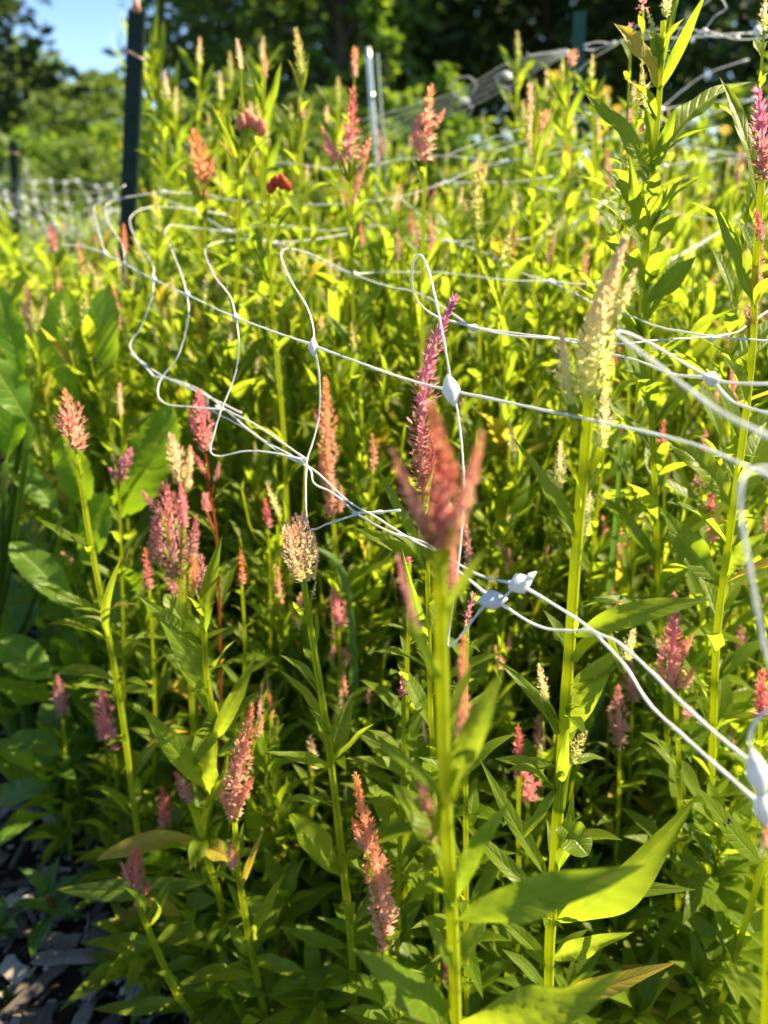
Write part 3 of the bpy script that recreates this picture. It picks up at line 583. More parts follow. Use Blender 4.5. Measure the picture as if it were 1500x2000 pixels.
hero('celosia with a stubby pink head and loose pink florets below, right of the cream pair', 0.78,
     [(662, 1225), (664, 1330), (650, 1420)], 10, [([(664, 1225), (662, 1195), (652, 1156)], [30, 36, 14], 'pink', .78), ([(652, 1250), (650, 1240), (648, 1230)], [14, 14, 6], 'purple', .78), ([(676, 1300), (674, 1280), (670, 1268)], [22, 24, 12], 'dusty', .78), ([(645, 1290), (650, 1280), (652, 1262)], [16, 16, 6], 'dusty', .78)], [], auto=.8)
hero('star shaped rose celosia with upturned side arms, top centre', 1.02,
     [(682, 318), (686, 450), (690, 640), (690, 800)], 10, [([(680, 316), (680, 280), (686, 240), (689, 182)], [36, 46, 26, 6], 'rose', 1.02, dict(bl=.013)), ([(668, 312), (648, 290), (630, 250)], [24, 20, 5], 'pink', 1.02), ([(694, 314), (710, 298), (724, 270)], [20, 20, 5], 'coral', 1.02),
      ([(690, 400), (700, 350), (718, 300)], [10, 18, 5], 'coral', 1.01), ([(678, 410), (674, 390), (668, 372)], [10, 12, 4], 'rose', 1.02), ([(660, 316), (645, 300), (632, 285)], [20, 16, 4], 'dusty', 1.03)],
     [(690, 360, 740, 300, 10), (684, 480, 672, 380, 10), (688, 500, 720, 440, 12)], auto=.6)
hero('salmon and yellow celosia spike rising right of the star shaped one', 1.05,
     [(832, 315), (827, 420), (825, 560), (824, 800)], 12, [([(830, 318), (832, 270), (836, 220), (842, 172)], [30, 46, 30, 8], 'salmon', 1.05, dict(bl=.014)), ([(848, 250), (858, 232), (868, 214)], [14, 14, 4], 'coral', 1.05), ([(818, 295), (812, 270), (816, 230)], [20, 20, 6], 'pink', 1.05)], [(826, 370, 795, 295, 10), (826, 540, 900, 400, 10), (826, 560, 870, 470, 9)], auto=.5)
hero('pale yellow celosia with a loose blunt head in front of the dark wood', 1.1,
     [(935, 455), (936, 600), (938, 760)], 9, [([(934, 450), (930, 390), (938, 322)], [26, 34, 20], 'lime', 1.1, dict(bl=.011)), ([(944, 350), (948, 335), (950, 325)], [10, 9, 5], 'lime', 1.1), ([(926, 445), (928, 430), (930, 420)], [24, 20, 14], 'lime', 1.1)], [(936, 500, 985, 410, 12)], auto=.7)
hero('orange celosia plume right of the dark green post', 1.15, [(396, 365), (400, 450), (402, 700)], 9, [([(396, 362), (394, 330), (390, 300), (380, 262)], [28, 46, 40, 8], 'orange', 1.15, dict(bl=.014)), ([(404, 400), (400, 385), (398, 370)], [20, 20, 12], 'orange', 1.16), ([(408, 345), (414, 325), (416, 310)], [12, 12, 4], 'orange', 1.15)], [(398, 420, 360, 330, 16)], auto=.8)
hero('cream tipped celosia beside the peach crested bloom', 1.1, [(470, 290), (468, 400), (462, 560)], 13, [([(478, 240), (474, 215), (470, 190)], [16, 14, 5], 'cream', 1.1), ([(470, 135), (468, 110), (463, 78)], [12, 16, 6], 'cream', 1.1)], [(468, 330, 405, 190, 14), (468, 340, 420, 270, 12), (470, 300, 440, 210, 10), (468, 360, 520, 270, 14)], auto=1.4, branches=[([(470, 290), (478, 240)], 9), ([(476, 240), (472, 180), (470, 135)], 6)])
hero('slim celosia with narrow cream pink tip and bent leaves, left of the lime head', 1.2, [(517, 150), (514, 260), (512, 400)], 9, [([(517, 150), (518, 130), (516, 100)], [10, 13, 4], 'salmon', 1.2)], [(514, 240, 550, 120, 16), (513, 220, 470, 100, 10), (513, 300, 480, 230, 12)], auto=1.0)
hero('celosia with a lime green head and a reddish collar lower down its stem', 1.15, [(586, 190), (589, 300), (588, 420), (590, 600)], 10, [([(588, 150), (586, 110), (578, 58)], [20, 22, 8], 'lime', 1.15), ([(592, 235), (591, 220), (590, 205)], [16, 20, 10], 'dusty', 1.15)], [(588, 150, 562, 115, 8), (588, 160, 604, 100, 8), (589, 260, 545, 200, 12)], auto=.8)
hero('slim celosia with a small blunt orange cream tip, left of the metal pole', 1.25, [(692, 170), (690, 260), (688, 330)], 8, [([(692, 150), (693, 120), (694, 95)], [14, 17, 14], 'salmon', 1.25)], [], auto=.5)
hero('tall celosia stem topped by the red crested bloom', 0.95, [(524, 380), (526, 520), (540, 680), (555, 860), (560, 1000)], 13, [], [(526, 500, 570, 410, 14), (528, 560, 500, 430, 14), (536, 640, 590, 560, 14), (548, 760, 500, 680, 14)], auto=.5)
hero('celosia with two stacked cream heads left of the teal post', 1.15, [(1042, 330), (1040, 450), (1044, 600)], 12, [([(1042, 320), (1038, 270), (1036, 165)], [20, 22, 12], 'cream', 1.15), ([(1062, 290), (1064, 255), (1066, 220)], [26, 30, 22], 'salmon', 1.18)], [(1040, 320, 1046, 160, 16), (1050, 330, 1085, 210, 14)], auto=1.2)
hero('celosia with a short cream tuft touching the gathered net near the teal post', 1.3, [(1112, 140), (1108, 240), (1108, 400)], 10, [([(1114, 130), (1118, 115), (1120, 100)], [16, 22, 18], 'salmon', 1.3), ([(1108, 330), (1106, 305), (1105, 285)], [18, 22, 14], 'orange', 1.3)], [(1108, 230, 1060, 140, 14), (1108, 180, 1100, 110, 10), (1110, 260, 1140, 170, 12)], auto=.9)
hero('very tall leafy celosia, cream tip cut by the top edge, right of the teal post', 0.74,
     [(1296, 40), (1290, 160), (1278, 300), (1264, 450), (1262, 620), (1272, 800)], 17, [([(1298, 30), (1302, 5), (1302, -20)], [18, 24, 12], 'greencream', .74), ([(1278, 60), (1270, 40), (1264, 20)], [10, 12, 4], 'lime', .74)],
     [(1280, 175, 1198, 45, 42, .0), (1283, 150, 1262, 55, 26), (1290, 150, 1335, -40, 16), (1288, 170, 1382, -20, 22), (1270, 345, 1138, 178, 38, .0), (1272, 340, 1258, 205, 26), (1268, 330, 1470, 160, 50, .05, dict(nhint=np.array([-.3, -.4, .8]), fold=.5)), (1272, 340, 1322, 205, 24), (1264, 430, 1370, 345, 30), (1264, 480, 1230, 300, 26), (1264, 500, 1330, 420, 30),
      (1280, 180, 1300, 165, 10), (1262, 420, 1180, 330, 30), (1262, 560, 1180, 470, 40), (1264, 600, 1360, 500, 40), (1266, 680, 1180, 560, 40)], auto=1.0)
hero('celosia with a long tight magenta spike cut by the right picture edge', 0.62,
     [(1488, 350), (1476, 520), (1468, 700), (1448, 880), (1420, 1080), (1400, 1250), (1390, 1500)], 21,
     [([(1496, 352), (1490, 310), (1486, 250), (1482, 178)], [40, 52, 40, 8], 'purple', .62, dict(bl=.010)), ([(1480, 560), (1480, 520), (1484, 480)], [22, 26, 14], 'pink', .62), ([(1462, 635), (1468, 620), (1470, 600)], [24, 30, 20], 'purple', .62), ([(1488, 470), (1482, 440), (1478, 410)], [22, 22, 6], 'rose', .60)],
     [(1450, 600, 1390, 395, 30, .0), (1480, 480, 1450, 390, 10), (1455, 800, 1408, 690, 40), (1440, 930, 1405, 870, 14), (1430, 1000, 1290, 850, 50, .04), (1400, 1140, 1290, 990, 56, .03), (1410, 1130, 1500, 1040, 40), (1470, 420, 1405, 150, 34, .08)], auto=.8)
hero('sharp pink celosia with a pointed tip and coral side arms, right of the cream one', 0.60,
     [(1318, 1345), (1324, 1450), (1328, 1600)], 14, [([(1314, 1345), (1312, 1290), (1316, 1230), (1318, 1165)], [44, 66, 30, 7], 'pink', .60, dict(bl=.0095)), ([(1335, 1285), (1342, 1262), (1352, 1240)], [16, 17, 5], 'salmon', .60), ([(1332, 1345), (1344, 1325), (1355, 1305)], [20, 22, 6], 'coral', .60), ([(1306, 1330), (1308, 1295), (1306, 1262)], [14, 16, 5], 'coral', .585), ([(1335, 1400), (1342, 1390), (1350, 1382)], [20, 20, 8], 'rose', .60)],
     [(1325, 1500, 1250, 1430, 30), (1326, 1480, 1400, 1400, 30)], auto=.9)
small = [  # tip top v, u, base v, width, mat, Y, label
 (1298, 945, 1295, 822, 26, 'rose', .80, 'narrow rose celosia spike under the blurred net cord, right'),
 (1372, 950, 1378, 848, 26, 'dusty', .80, 'dull pink celosia spike just right of the narrow rose one'),
 (1392, 1055, 1390, 935, 27, 'rose', .74, 'dark rose celosia spike beside the thick right hand stem'),
 (1432, 790, 1425, 662, 20, 'pink', .84, 'thin orange tipped pink celosia spike under the right net knot'),
 (1486, 1400, 1491, 1312, 44, 'rose', .58, 'rose celosia head with an orange tip at the right picture edge'),
 (1210, 1455, 1207, 1345, 44, 'dusty', .68, 'dusky pink celosia head in shade below the sagging net'),
 (1236, 1370, 1230, 1290, 34, 'dusty', .72, 'dull shaded celosia head just left of the sharp pink one'),
 (1014, 1510, 1012, 1422, 26, 'rose', .62, 'rose pink celosia tip beside the pale cream plant, lower down'),
 (1032, 1560, 1026, 1500, 50, 'pink', .64, 'rounded pink celosia head low beside the thick cream plant'),
 (1056, 1480, 1052, 1400, 26, 'dusty', .70, 'shaded brownish pink celosia spike behind the cream plant'),
 (206, 1440, 198, 1338, 40, 'pink', .78, 'ragged bright pink celosia cluster low on the left'),
 (224, 1465, 216, 1415, 24, 'purple', .76, 'short magenta celosia bud below the ragged pink cluster'),
 (122, 1395, 112, 1322, 36, 'dusty', .84, 'dull dusty rose celosia head left of the tall slender stem'),
 (292, 1150, 284, 1076, 20, 'rose', .78, 'small rose celosia spike left of the dusty plume stem'),
 (472, 1140, 470, 1074, 16, 'orange', .72, 'tiny yellow orange celosia tip left of the cream pair'),
 (524, 1030, 518, 978, 22, 'rose', .86, 'small rose celosia tip above and left of the cream pair'),
 (610, 1500, 606, 1440, 22, 'cream', .70, 'small shaded cream celosia spike behind the thick cream stem'),
 (670, 1440, 666, 1350, 26, 'greencream', .76, 'faded white celosia spike in the shade below the pink florets'),
 (322, 1610, 316, 1540, 32, 'rose', .70, 'shaded rose celosia head under the leaves, lower left'),
 (530, 1400, 527, 1358, 14, 'orange', .70, 'tiny orange brown celosia tip right of the coral pink spike'),
 (104, 490, 99, 445, 22, 'rose', 1.35, 'small red celosia head at the far left against the white net'),
 (62, 650, 52, 560, 26, 'dusty', 1.4, 'loose dusty pink celosia behind the serrated left leaf'),
 (228, 640, 222, 560, 22, 'salmon', 1.2, 'pale salmon celosia right of the two large pale leaves'),
 (245, 500, 242, 440, 16, 'orange', 1.35, 'thin orange celosia tip in front of the dark post foot'),
 (308, 450, 304, 378, 20, 'lime', 1.2, 'yellow cream celosia tip right of the dark post foot'),
 (236, 810, 234, 750, 18, 'cream', 1.0, 'small cream celosia bud behind the net fringe, left'),
 (804, 455, 803, 415, 12, 'rose', 1.2, 'tiny rose celosia bud left of the salmon and yellow spike stem'),
 (842, 490, 842, 425, 12, 'coral', 1.15, 'tiny coral celosia bud touching the salmon and yellow spike stem'),
 (706, 480, 705, 440, 12, 'rose', 1.15, 'tiny rose celosia bud right of the star shaped plant stem'),
 (1256, 20, 1252, -30, 14, 'pink', .85, 'pink celosia tips behind the very tall leafy plant'),
 (1232, 75, 1232, 50, 12, 'pink', .9, 'small pink celosia tip beside the gathered net, top right'),
 (1228, 240, 1228, 200, 12, 'pink', .95, 'small bright pink celosia spike in front of the yellow flowers'),
 (1190, 370, 1186, 290, 14, 'pink', 1.2, 'blurred pink celosia spike right of the teal post foot'),
 (1260, 230, 1254, 130, 20, 'lime', .8, 'green celosia shoot growing close beside the very tall leafy plant'),
 (1492, 60, 1496, 0, 20, 'greencream', .75, 'green celosia tip cut by the top right corner'),
 (1200, 1200, 1196, 1150, 12, 'dusty', .8, 'tiny dusky celosia tip right of the cream plant stem'),
 (1365, 1180, 1362, 1140, 12, 'rose', .8, 'tiny rose celosia bud above the pointed green leaf'),
 (916, 1120, 912, 1030, 20, 'dusty', .70, 'dull pink celosia spike just behind the blurred coral head'),
 (912, 1220, 926, 1160, 14, 'purple', .5, 'small magenta celosia bud under the white net knot, centre'),
 (788, 1360, 786, 1320, 12, 'pink', .55, 'small pointed pink celosia bud between upright leaves, left of the blurred stem'),
 (800, 1100, 788, 1066, 12, 'pink', .6, 'little pink celosia tip on a branch left of the blurred stem'),
 (1445, 1290, 1448, 1225, 24, 'dusty', .8, 'shaded mauve celosia spike near the right edge'),
 (1335, 2010, 1340, 1950, 40, 'rose', .55, 'dark red celosia bud low at the bottom right'),
 (225, 900, 219, 890, 14, 'cream', 1.0, 'faint cream celosia bud over the dark left leaf'),
]
for u0, v0, u1, v1, ww, m, Y, lab in small:
    hero(lab, Y, [(u0, v0), (u0 + (750 - u0) * .01 + R(-4, 4), v0 + 120), (u0 + (750 - u0) * .02 + R(-8, 8), v0 + 260)], max(7, 9 * .8 / Y),
         [([(u0, v0 + 4), (LW(u0, u1, .5) + R(-2, 2), LW(v0, v1, .5)), (u1, v1)], [ww * .7, ww, 5], m, Y, dict(bl=.009 if ww > 18 else .006))],
         [], auto=R(.9, 1.3), autolen=R(.7, 1.1), stem_m='stem' if rng.random() < .6 else 'stem_dim')
# the nearest blurred stalk at the right edge
hero('very blurred yellow stalk at the lower right picture edge', 0.24, [(1506, 1660), (1502, 1820), (1496, 2000)], 30, [([(1506, 1660), (1506, 1640), (1506, 1615)], [40, 36, 14], 'salmon', .24)], [(1486, 1960, 1420, 1880, 30, .02), (1488, 1900, 1530, 1780, 40, .0), (1484, 1990, 1400, 1900, 26, .05)], auto=0)

for k in range(26):
    u = R(275, 720) if k < 14 else R(980, 1250); v = R(110, 300); Y = R(1.45, 2.1)
    m = ['lime', 'greencream', 'cream', 'lime'][k % 4]; sd_ = 'left of the metal pole' if u < 720 else 'right of the gathered net'
    hero('leafy celosia with slim pale tip rising above the net, ' + sd_, Y, [(u, v), (u + R(-5, 5), v + 130), (u + R(-10, 10), v + 280)], 10,
         [([(u, v + 3), (u + R(-2, 2), v - 18), (u + R(-3, 3), v - R(28, 55))], [12, 15, 4], m, Y, dict(bl=.009))], [(u, v + R(30, 60), u - R(25, 50), v - R(5, 40), 14), (u, v + R(40, 90), u + R(25, 50), v - R(0, 40), 14), (u, v + 120, u - R(30, 60), v + R(20, 60), 16)],
         auto=1.0, autolen=1.15, group='leafy celosia above the net, ' + sd_)

# leafy young plants without a flower that fill the bottom of the picture
leafy = [(250, 1760, .74, 'leafy shoot standing behind the short dark rose head plant'), (520, 1620, .72, 'leafy shoot behind and right of the coral pink spike'), (1020, 1760, .66, 'leafy shoot between the blurred stem and the cream plant'), (1440, 1480, .70, 'leafy shoot under the right hand net strands'),
 (330, 1700, .72, 'leafy shoot below the dusty plume plant'), (890, 1480, .74, 'leafy shoot just behind the blurred stem'), (700, 1560, .74, 'leafy shoot right of the thick cream stem'), (120, 1500, .86, 'leafy shoot among the broad leaves above the path'),
 (1210, 1850, .60, 'leafy shoot behind the big pointed leaf, lower right'), (1380, 1960, .50, 'leafy shoot in the bottom right corner'), (690, 1760, .62, 'leafy shoot between the thick cream stem and the salmon spike'), (300, 1990, .62, 'leafy shoot at the bottom edge right of the wood chips'),
 (1300, 1620, .74, 'leafy shoot behind the sharp pink celosia stem'), (430, 1830, .68, 'leafy shoot between the rose bud plant and the coral pink spike'), (860, 1860, .60, 'leafy shoot directly behind the blurred stem foot'),
 (1250, 2010, .5, 'leafy young celosia filling the bottom edge right of the blurred stem'), (1340, 1780, .66, 'dark leafy celosia shoot behind the long level leaf, lower right'),
 (1450, 1850, .52, 'leafy celosia shoot at the lower right edge'), (1010, 1900, .56, 'leafy celosia shoot close to the right of the blurred stem foot'), (610, 1960, .52, 'leafy celosia shoot between the cream and the coral pink stems'),
 (780, 2000, .46, 'low leafy celosia at the bottom edge under the salmon spike'), (460, 1990, .55, 'low leafy celosia at the bottom edge, left of centre'), (350, 1900, .66, 'shaded leafy celosia behind the small dark rose head'), (1180, 1640, .75, 'shaded leafy celosia in the dark gap right of the cream plant'),
 (580, 1650, .68, 'shaded leafy celosia left of the thick cream stem'), (780, 1500, .66, 'leafy celosia left of the blurred stem with upright leaves'), (940, 1640, .66, 'leafy celosia shoot right of the blurred stem'), (1370, 1500, .72, 'leafy celosia under the sagging net at the right'),
 (560, 1790, .60, 'leafy shoot with wide leaves left of the cream stem foot'), (1120, 1960, .50, 'leafy shoot at the foot of the thick cream plant'), (1420, 1640, .58, 'leafy celosia carrying the leaf on which the fly sits')]
for u, v, Y, lab in leafy:
    top = P(u, v - 60, Y)
    org = np.array([top[0] + R(-.02, .02), top[1] + R(-.02, .04), 0.0]); Ht = max(.12, top[2] - .02)
    root = thing('leafy_shoot', lab, 'leafy plant', org)
    p = smooth_path([np.array([0, 0, -.005]), np.array([R(-.01, .01), 0, Ht * .5]), top - org - UP * .03], 6); mb = MB(); tube(mb, p, np.linspace(.006, .0028, len(p)), 8); mb.obj('stem', M['stem_dim'], root)
    n = int(14 + Ht * 95); ph = R(0, 6)
    for k in range(n):
        f = (k + .5) / n; f = .12 + .88 * f; q = np.array([np.interp(f, np.linspace(0, 1, len(p)), p[:, i]) for i in range(3)]); ph += 2.4
        o = np.array([math.cos(ph), math.sin(ph), 0]); L = R(.075, .125) * (1.1 - .45 * f)
        if org[1] + q[1] + o[1] * L < .36: L *= .5
        add_pool_leaf(root, np.zeros(3), q, nrm(o + UP * R(.1, .9 if f < .85 else 2.5)), L, 'leaf' if rng.random() < .75 else 'leaf_deep', up=UP + o * -.2, wsc=R(.85, 1.15))
        if rng.random() < .5: add_pool_leaf(root, np.zeros(3), q, nrm(-o * .4 + np.array([o[1], -o[0], 0]) + UP * R(.8, 2)), L * .45, 'leaf', up=UP, wsc=.9)

# the pale leaf with the fly on it
fr = thing('celosia_leaf_shoot', 'slender shoot at the right edge ending in one long pale leaf pointing up left', 'leafy plant', (*P(1490, 1700, .5)[:2], 0))
og = np.array(fr.location); mb = MB(); a = P(1490, 1690, .5); tube(mb, smooth_path([a - og, (a - og) * np.array([.7, 1, .5]), np.array([0, 0, -.005])], 5), .003, 8); mb.obj('stem', M['stem_dim'], fr)
fl = leaf_obj(fr, og, a, P(1357, 1532, .49), 46 * scale_at(1600, .5), nhint=np.array([.25, -.62, .75]), bulge=.03, fold=.06, wave=.06)

# ------------------------------------------------------------------ the fly
fp = P(1424, 1601, .487)
fly = thing('fly', 'tiny black fly sitting on the long pale leaf at the right edge', 'fly', fp)
s = 5.5 * scale_at(1600, .49)
def ell(mb, c, r, n=8, m=6):
    V = []; f = []
    for i in range(m + 1):
        th = math.pi * i / m
        for j in range(n):
            a = 2 * math.pi * j / n; V.append((c[0] + r[0] * math.sin(th) * math.cos(a), c[1] + r[1] * math.sin(th) * math.sin(a), c[2] + r[2] * math.cos(th)))
    for i in range(m):
        for j in range(n): f.append((i*n+j, i*n+(j+1) % n, (i+1)*n+(j+1) % n, (i+1)*n+j))
    mb.add(V, f)
mb = MB(); ell(mb, (0, 0, 0), (s * .55, s * .5, s * .6)); ell(mb, (s * .35, 0, -s * .9), (s * .5, s * .45, s * .9)); ell(mb, (-s * .3, 0, s * .75), (s * .36, s * .34, s * .3)); mb.obj('body', M['fly'], fly)
mb = MB()
for sg in (-1, 1): mb.add([(0, -.4*s, .1*s), (sg*.7*s, -.45*s, -.5*s), (sg*.9*s + .3*s, -.4*s, -1.8*s), (.3*s, -.45*s, -1.4*s)], [(0, 1, 2, 3)])
mb.obj('wings', M['wing'], fly)
mb = MB()
for sg in (-1, 1):
    for k in (-1, 0, 1): tube(mb, smooth_path([np.array([0, 0, k*.3*s]), np.array([sg*.8*s, -.2*s, k*.7*s + .1*s]), np.array([sg*1.3*s, .5*s, k*1.0*s - .2*s])], 3), s * .05, 4)
mb.obj('legs', M['fly'], fly)

# ------------------------------------------------------------------ broad leaved plants on the left edge of the bed
def broad_plant(label, x, y, n, L, Ht, manual=(), kind='broad', m='broad'):
    org = np.array([x, y, 0.0]); root = thing('broadleaf_plant', label, 'leafy plant', org)
    mb = MB(); tube(mb, smooth_path([np.array([0, 0, -.01]), np.array([.01, 0, Ht * .5]), np.array([0, .01, Ht])], 5), np.linspace(.014, .006, 11), 8); mb.obj('stem', M['petiole'], root)
    for u0, v0, u1, v1, wd, Y in manual:
        p0, p1 = P(u0, v0, Y), P(u1, v1, Y + R(-.03, .03)); sc = scale_at(v0, Y)
        leaf_obj(root, org, p0, p1, wd * sc * .78, kind=kind, m=m, bulge=R(.02, .08), fold=.18, wave=.16, nl=26, na=8, nhint=nrm(CAM - p0) + np.array([R(-.4, .4), 0, .35]))
        q = smooth_path([p0 - org, (p0 - org) * np.array([.4, .4, .6]), np.array([0, 0, max(.02, min(Ht, p0[2] * .4))])], 4); mb = MB(); tube(mb, q, .0045, 6); mb.obj('leaf_stalk', M['petiole'], root)
    for k in range(n):
        ph = k * 2.4 + R(-.3, .3); f = k / max(1, n - 1); z = LW(.04, Ht, f); o = np.array([math.cos(ph), math.sin(ph), 0])
        l = L * R(.8, 1.15) * (1 - .35 * f); d = nrm(o + UP * LW(.35, 1.6, f) * R(.7, 1.3))
        V, fa, uv = leaf_geo(l, l * R(.24, .34), R(.02, .08), .25, .25, 30, 6, kind, nseed(), R(.1, .5))
        child('leaf', MB().add(V, fa, uv).mesh('leaf', M[m]), root, mtx(np.array([0, 0, z]), basis(d, UP - o * .2)))
broad_plant('broad leaved plant with two big pale toothed leaves standing upright, left', -.50, 1.15, 7, .26, .40, [(140, 800, 128, 562, 96, 1.15), (150, 860, 212, 560, 100, 1.10)])
broad_plant('broad leaved plant cut by the left edge, one tall serrated leaf lit from behind', -.66, 1.02, 8, .25, .42, [(52, 745, -6, 555, 66, 1.0), (60, 830, -20, 700, 90, .95), (10, 905, 20, 760, 60, .97)])
broad_plant('dark broad leaved plant with one long leaf rising to the right behind the slanting spike', -.42, 1.05, 8, .26, .34, [(215, 1030, 335, 790, 110, 1.0), (175, 1000, 120, 850, 80, .98), (160, 1120, 205, 960, 70, .95)])
broad_plant('low broad leaved plant in deep shade behind the tall slender stem', -.50, .98, 9, .22, .26, [(150, 1200, 20, 1060, 80, .92), (110, 1330, 0, 1250, 90, .9)])
broad_plant('low broad leaved plant spreading over the path edge at the left', -.68, 1.10, 9, .22, .20, [(120, 1010, 10, 900, 70, 1.0)])
broad_plant('broad leaved plant with glossy green leaves low under the dusty plume', -.30, .95, 8, .20, .22, [(190, 1250, 300, 1090, 70, .9)])
broad_plant('drooping broad leaved plant closest to the mulch, lower left', -.52, .86, 7, .19, .15, [(110, 1530, -10, 1560, 66, .83), (130, 1480, 20, 1440, 60, .83)])
broad_plant('broad leaved plant at the far left before the first net', -.98, 1.45, 8, .26, .40)

# small weeds on the path
def weed(label, u, v, n, L, Ht):
    c, k = ray_ground(u, v); root = thing('weed_seedling', label, 'weed', (c[0], c[1], bump_z(c[0], c[1])))
    mb = MB(); tube(mb, smooth_path([np.array([0, 0, -.005]), np.array([.004, 0, Ht * .5]), np.array([-.003, 0, Ht])], 4), .0028, 6); mb.obj('stem', M['stem_red'] if n > 9 else M['stem_dim'], root)
    for k in range(n):
        ph = k * 2.4; o = np.array([math.cos(ph), math.sin(ph), 0]); f = k / n; add_pool_leaf(root, np.zeros(3), np.array([0, 0, Ht * (.2 + .8 * f)]), nrm(o + UP * LW(.1, 1.2, f)), L * R(.7, 1.2), 'weed', up=UP, wsc=1.3)
weed('small green weed growing in the wood chips at the lower left', 112, 1815, 12, .07, .07)
weed('tiny weed seedling beside the broad slate grey slab', 205, 1915, 8, .035, .035)
weed('little weed sprig at the left picture edge', 12, 1830, 8, .05, .03)
weed('tiny weed sprout in the chips near the squarish pale chip', 18, 1945, 6, .02, .015)

# blue green grass blades
for (pts, ww, Y, lab) in [([(1262, 1990), (1262, 1900), (1275, 1800), (1270, 1740)], 15, .60, 'blue green grass blade standing upright at the lower right'),
                          ([(1170, 1400), (1185, 1230), (1205, 1000), (1212, 840)], 18, .82, 'wide blurred grass blade right of the thick cream stem'),
                          ([(1120, 1500), (1160, 1380), (1190, 1290), (1205, 1160)], 30, .80, 'wide grey green strap leaf in the shade behind the cream plant'),
                          ([(690, 1300), (680, 1180), (660, 1100), (600, 1060)], 20, .80, 'long strap leaf arching behind the cream pair'),
                          ([(720, 1700), (700, 1500), (690, 1300), (655, 1110)], 18, .84, 'thin grass blade standing behind the cream pair')]:
    p = [P(u, v, Y) for u, v in pts]; g = np.array([p[0][0], p[0][1] + .02, -.005]); p = smooth_path([g] + p, 6); org = np.array([g[0], g[1], 0])
    T, N, B = frames(p); n = len(p); wt = ww * scale_at(pts[0][1], Y) * np.sqrt(np.clip(1 - np.linspace(0, 1, n), 0, 1)) * .5 + .0003
    side = np.array([nrm(np.cross(t, nrm(CAM - q) + .35 * UP)) for t, q in zip(T, p)])
    V = np.concatenate([np.stack([q - sd_ * w_, q + np.cross(sd_, t) * w_ * .35, q + sd_ * w_]) for q, t, sd_, w_ in zip(p, T, side, wt)]) - org
    f = [(i*3+j, i*3+j+1, (i+1)*3+j+1, (i+1)*3+j) for i in range(n-1) for j in range(2)]
    uv = np.stack([np.tile([0, .5, 1], n), np.repeat(np.linspace(0, .9, n), 3)], 1)
    root = thing('grass_blade', lab, 'grass blade', org); MB().add(V, f, uv).obj('blade', M['grass'], root)

# ------------------------------------------------------------------ the crowd of celosia filling the beds
def proto(Ht, seed, cols, leaf_m, leafn):
    rs = np.random.default_rng(seed); root = bpy.data.objects.new('celosia_plant', None); COL.objects.link(root); root.empty_display_size = .05
    pts = [np.array([0, 0, -.01])]; x = y = 0
    for k in range(4): x += rs.normal() * .018 * Ht; y += rs.normal() * .018 * Ht; pts.append(np.array([x, y, Ht * (k + 1) / 4]))
    p = smooth_path(pts, 6); n = len(p); u = np.linspace(0, 1, n); st = MB(); fo = MB(); tube(st, p, .0062 * (1 - .62 * u) * (Ht ** .3), 8)
    at = lambda f: np.array([np.interp(f, u, p[:, i]) for i in range(3)])
    def lf(q, d, L, wr, big=True):
        V, f, uv = leaf_geo(L, L * wr, rs.uniform(.02, .15), rs.uniform(.15, .5), rs.uniform(.08, .25), 7 if big else 4, 2, 'lance', int(rs.integers(1e6)), rs.uniform(0, .3))
        V = V @ basis(d, UP + np.array([rs.uniform(-.5, .5), rs.uniform(-.5, .5), 0])).T + q; fo.add(V, f, uv)
    ph = rs.uniform(0, 6); spk = []
    kk = int(leafn * Ht)
    for k in range(kk):
        f = .08 + .88 * (k + rs.uniform(-.3, .3)) / kk; q = at(f); ph += 2.4 + rs.uniform(-.3, .3); o = np.array([math.cos(ph), math.sin(ph), 0])
        L = (0.125 - .060 * f) * rs.uniform(.75, 1.3); lf(q, nrm(o + UP * rs.uniform(.7, 2.2 + 1.8 * f)), L * 1.15, rs.uniform(.15, .25))
        for j in range(int(rs.integers(1, 3))): lf(q, nrm(o + np.array([rs.normal() * .6, rs.normal() * .6, rs.uniform(.7, 2.2)])), L * rs.uniform(.3, .55), .24, False)
        if f > .45 and rs.random() < .30:            # side branch
            bl = rs.uniform(.05, .16); b = smooth_path([q, q + o * bl * .3 + UP * bl * .35, q + o * bl * .4 + UP * bl], 3); tube(st, b, np.linspace(.0022, .0014, len(b)), 5)
            for j in range(4): 
                g = b[int(rs.integers(2, len(b)))]; lf(g, nrm(np.array([rs.normal(), rs.normal(), rs.uniform(.6, 2)])), rs.uniform(.02, .045), .22, False)
            if rs.random() < .5: spk.append((b[-1], nrm(o * .2 + UP), rs.uniform(.012, .03), rs.uniform(.007, .011)))
    top = at(1.0); d = nrm(p[-1] - p[-3] + np.array([rs.normal(), rs.normal(), 0]) * .01); spk.insert(0, (top, d, rs.uniform(.03, .065), rs.uniform(.010, .018)))
    sm = st.mesh('stem', M['stem'] if seed % 3 else M['stem_dim']); child('stem', sm, root); child('foliage', fo.mesh('foliage', M[leaf_m]), root)
    for i, (q, dd, L, wd) in enumerate(spk[:4]):
        mb = MB(); spike_geo(mb, [q, q + dd * L * .5 + np.array([rs.normal(), rs.normal(), 0]) * .003, q + dd * L], [wd * .7, wd, .003], dens=.45 if i == 0 else .5, bl=wd * .45, seed=seed * 31 + i, fan=3)
        child('flower_spike', mb.mesh('flower_spike', M[cols], False), root)
    return root
def copy_tree(root, loc, rz, sc, label, group):
    r = root.copy(); COL.objects.link(r); r.location = loc; r.rotation_euler = (0, 0, rz); r.scale = (sc, sc, sc); r['label'] = label; r['category'] = 'flower plant'; r['group'] = group
    for ch in root.children:
        c = ch.copy(); COL.objects.link(c); c.parent = r
    return r
